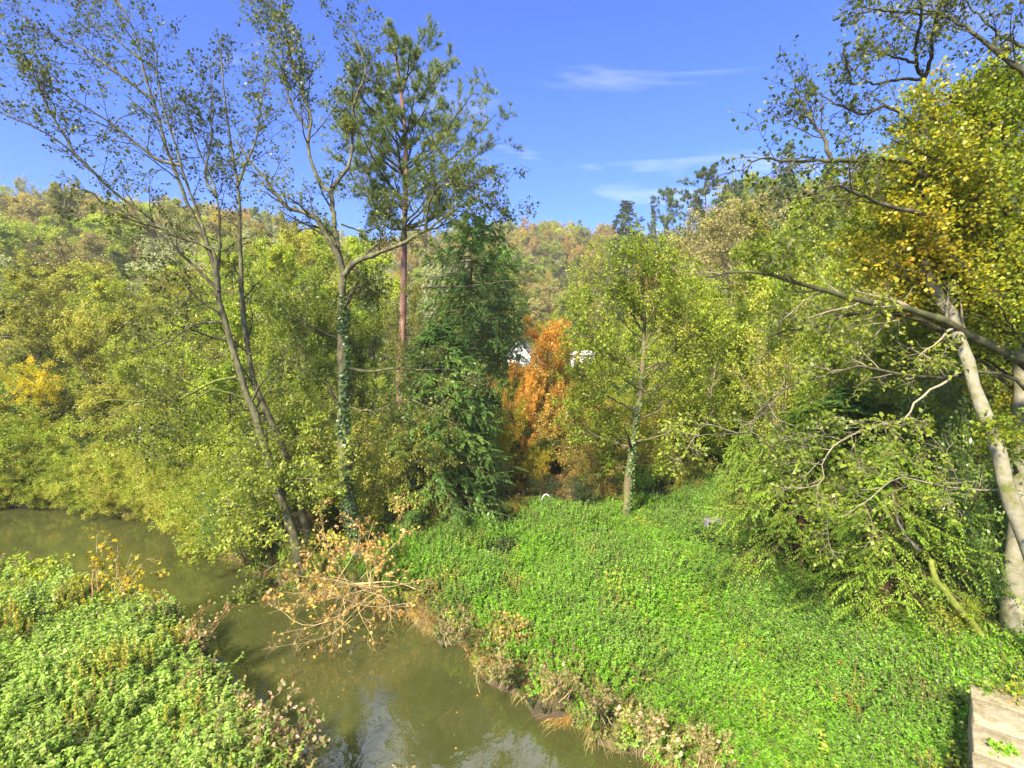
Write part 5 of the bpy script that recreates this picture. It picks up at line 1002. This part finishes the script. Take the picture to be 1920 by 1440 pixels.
# pink-leaved dogwood, bottom centre-left
bd = onground(500, 1440)
stems_plant('dogwood_bush', 'pink and green leaved dogwood on the left bank at the bottom of the view', bd, [at(x, y, bd[1] + q) for x, y, q in ((545, 1300, .3), (520, 1330, .2), (500, 1360, 0), (560, 1350, .3), (580, 1370, .2), (590, 1330, .4), (530, 1390, -.2), (480, 1400, -.1), (560, 1420, -.2), (510, 1310, .3), (595, 1400, 0))], 46, 'twig_brown', 'leaf_pink', r=0.009, n1=6, n2=3, m=5, leaf=0.075, L1=0.3, cat='bush')
bd = onground(440, 1385)
stems_plant('dogwood_bush', 'smaller rusty dogwood left of the pink-leaved one', bd, [bd + np.array([x, y, h]) for x, y, h in ((0.3, 0.1, 0.5), (0.1, 0.1, 0.6), (0.5, 0.2, 0.4), (-0.1, 0, 0.5))], 47, 'twig_red', 'leaf_pink', r=0.007, n1=6, n2=3, m=3, leaf=0.06, L1=0.28, cat='bush', keep=0.7)
bd = onground(735, 1475)
stems_plant('willowherb', 'yellow leafy shoot poking up at the bottom edge over the water', np.array([-1.9, 7.1, -0.2]), [at(750, 1425, 7.3), at(735, 1440, 7.2), at(762, 1436, 7.3)], 48, 'twig_straw', 'leaf_weed', r=0.006, n1=4, n2=2, m=4, leaf=0.05, L1=0.15, cat='plant')
# right-bank edge weeds
for i, (px, py, mt, lb, sz) in enumerate([(855, 1195, 'leaf_weed', 'dry tangled weed on the corner of the right bank nearest the fallen bough', 0.5), (955, 1215, 'leaf_bronze', 'rusty fern clump among the nettles near the right bank edge', 0.6), (930, 1275, 'leaf_weed', 'brown dead weed heap overhanging the water on the right bank', 0.5), (1040, 1300, 'leaf_weed', 'withered pinkish weed midway down the right bank edge', 0.5), (1120, 1350, 'leaf_weed', 'pale weed clump where sky reflects below the right bank', 0.5), (1210, 1390, 'leaf_pink', 'speckled weed at the lower end of the right bank', 0.5), (1330, 1425, 'leaf_weed', 'brown root mass at the bottom of the right bank', 0.45), (1280, 1085, 'leaf_dark', 'dark dock clump in the middle of the clearing', 0.35), (1195, 1000, 'leaf_yellow', 'small yellow weed at the foot of the oak', 0.3), (995, 975, 'leaf_bronze', 'brown weed beside the bent white pipe', 0.4)]):
    b_ = onground(px, py); gq = np.random.default_rng(500 + i)
    sz = sz * 0.75
    stems_plant('bank_weed', lb, b_, [b_ + np.array([gq.normal() * sz * 0.6, gq.normal() * sz * 0.4, sz * gq.uniform(0.7, 1.3)]) for _ in range(7)], 510 + i, 'twig_straw' if mt != 'leaf_dark' else 'twig_brown', mt, r=0.006, n1=6, n2=3, m=3, leaf=0.06, L1=0.25, keep=0.8)
for i, (b_, gq, M_, lb, sz) in enumerate(WEEDS_ON_WALL):
    stems_plant('wall_weed', lb, b_, [b_ + np.array([gq.normal() * sz * 0.5, gq.normal() * sz * 0.4, sz * gq.uniform(0.4, 1.0)]) for _ in range(6)], 710 + i, 'twig_brown', M_, r=0.004, n1=5, n2=3, m=4, leaf=0.05, L1=sz * 0.5, keep=0.9)
gt = [dry_tuft(200 + i, 'grass', n=150, h=0.95, spread=0.75, w_=0.008, droop=-0.13) for i in range(2)]
for i, (px, py, lb) in enumerate([(1310, 1330, 'left tuft of long green grass in the nettles'), (1450, 1350, 'right-hand tuft of long green grass in the nettles'), (1510, 1425, 'lowest tuft of long grass, near the bottom edge of the view'), (1040, 1045, 'small grass tuft near the middle of the clearing')]):
    p = onground(px, py); o = link('grass_tuft', gt[i % 2], None, None); o.location = Vector(p.tolist()); s = (1.0, 0.95, 0.9, 0.7)[i]; o.scale = (s, s, s); o.rotation_euler.z = i * 1.3; tag(o, lb, 'grass', 'grass tufts in the clearing')

# ------------------------------------------------------------------ valley haze
V, F = box(-460, 460, -70, 460, -4, 75)
hz = bpy.data.materials.new('haze'); hz.use_nodes = True; t = hz.node_tree; t.nodes.clear()
pv = t.nodes.new('ShaderNodeVolumePrincipled'); pv.inputs['Density'].default_value = 0.0005; pv.inputs['Color'].default_value = (0.97, 0.94, 0.88, 1)
o_ = t.nodes.new('ShaderNodeOutputMaterial'); t.links.new(pv.outputs[0], o_.inputs['Volume'])
tag(link('haze', mesh('haze', V, F), mat=hz), 'thin pale air haze filling the valley', kind='stuff')
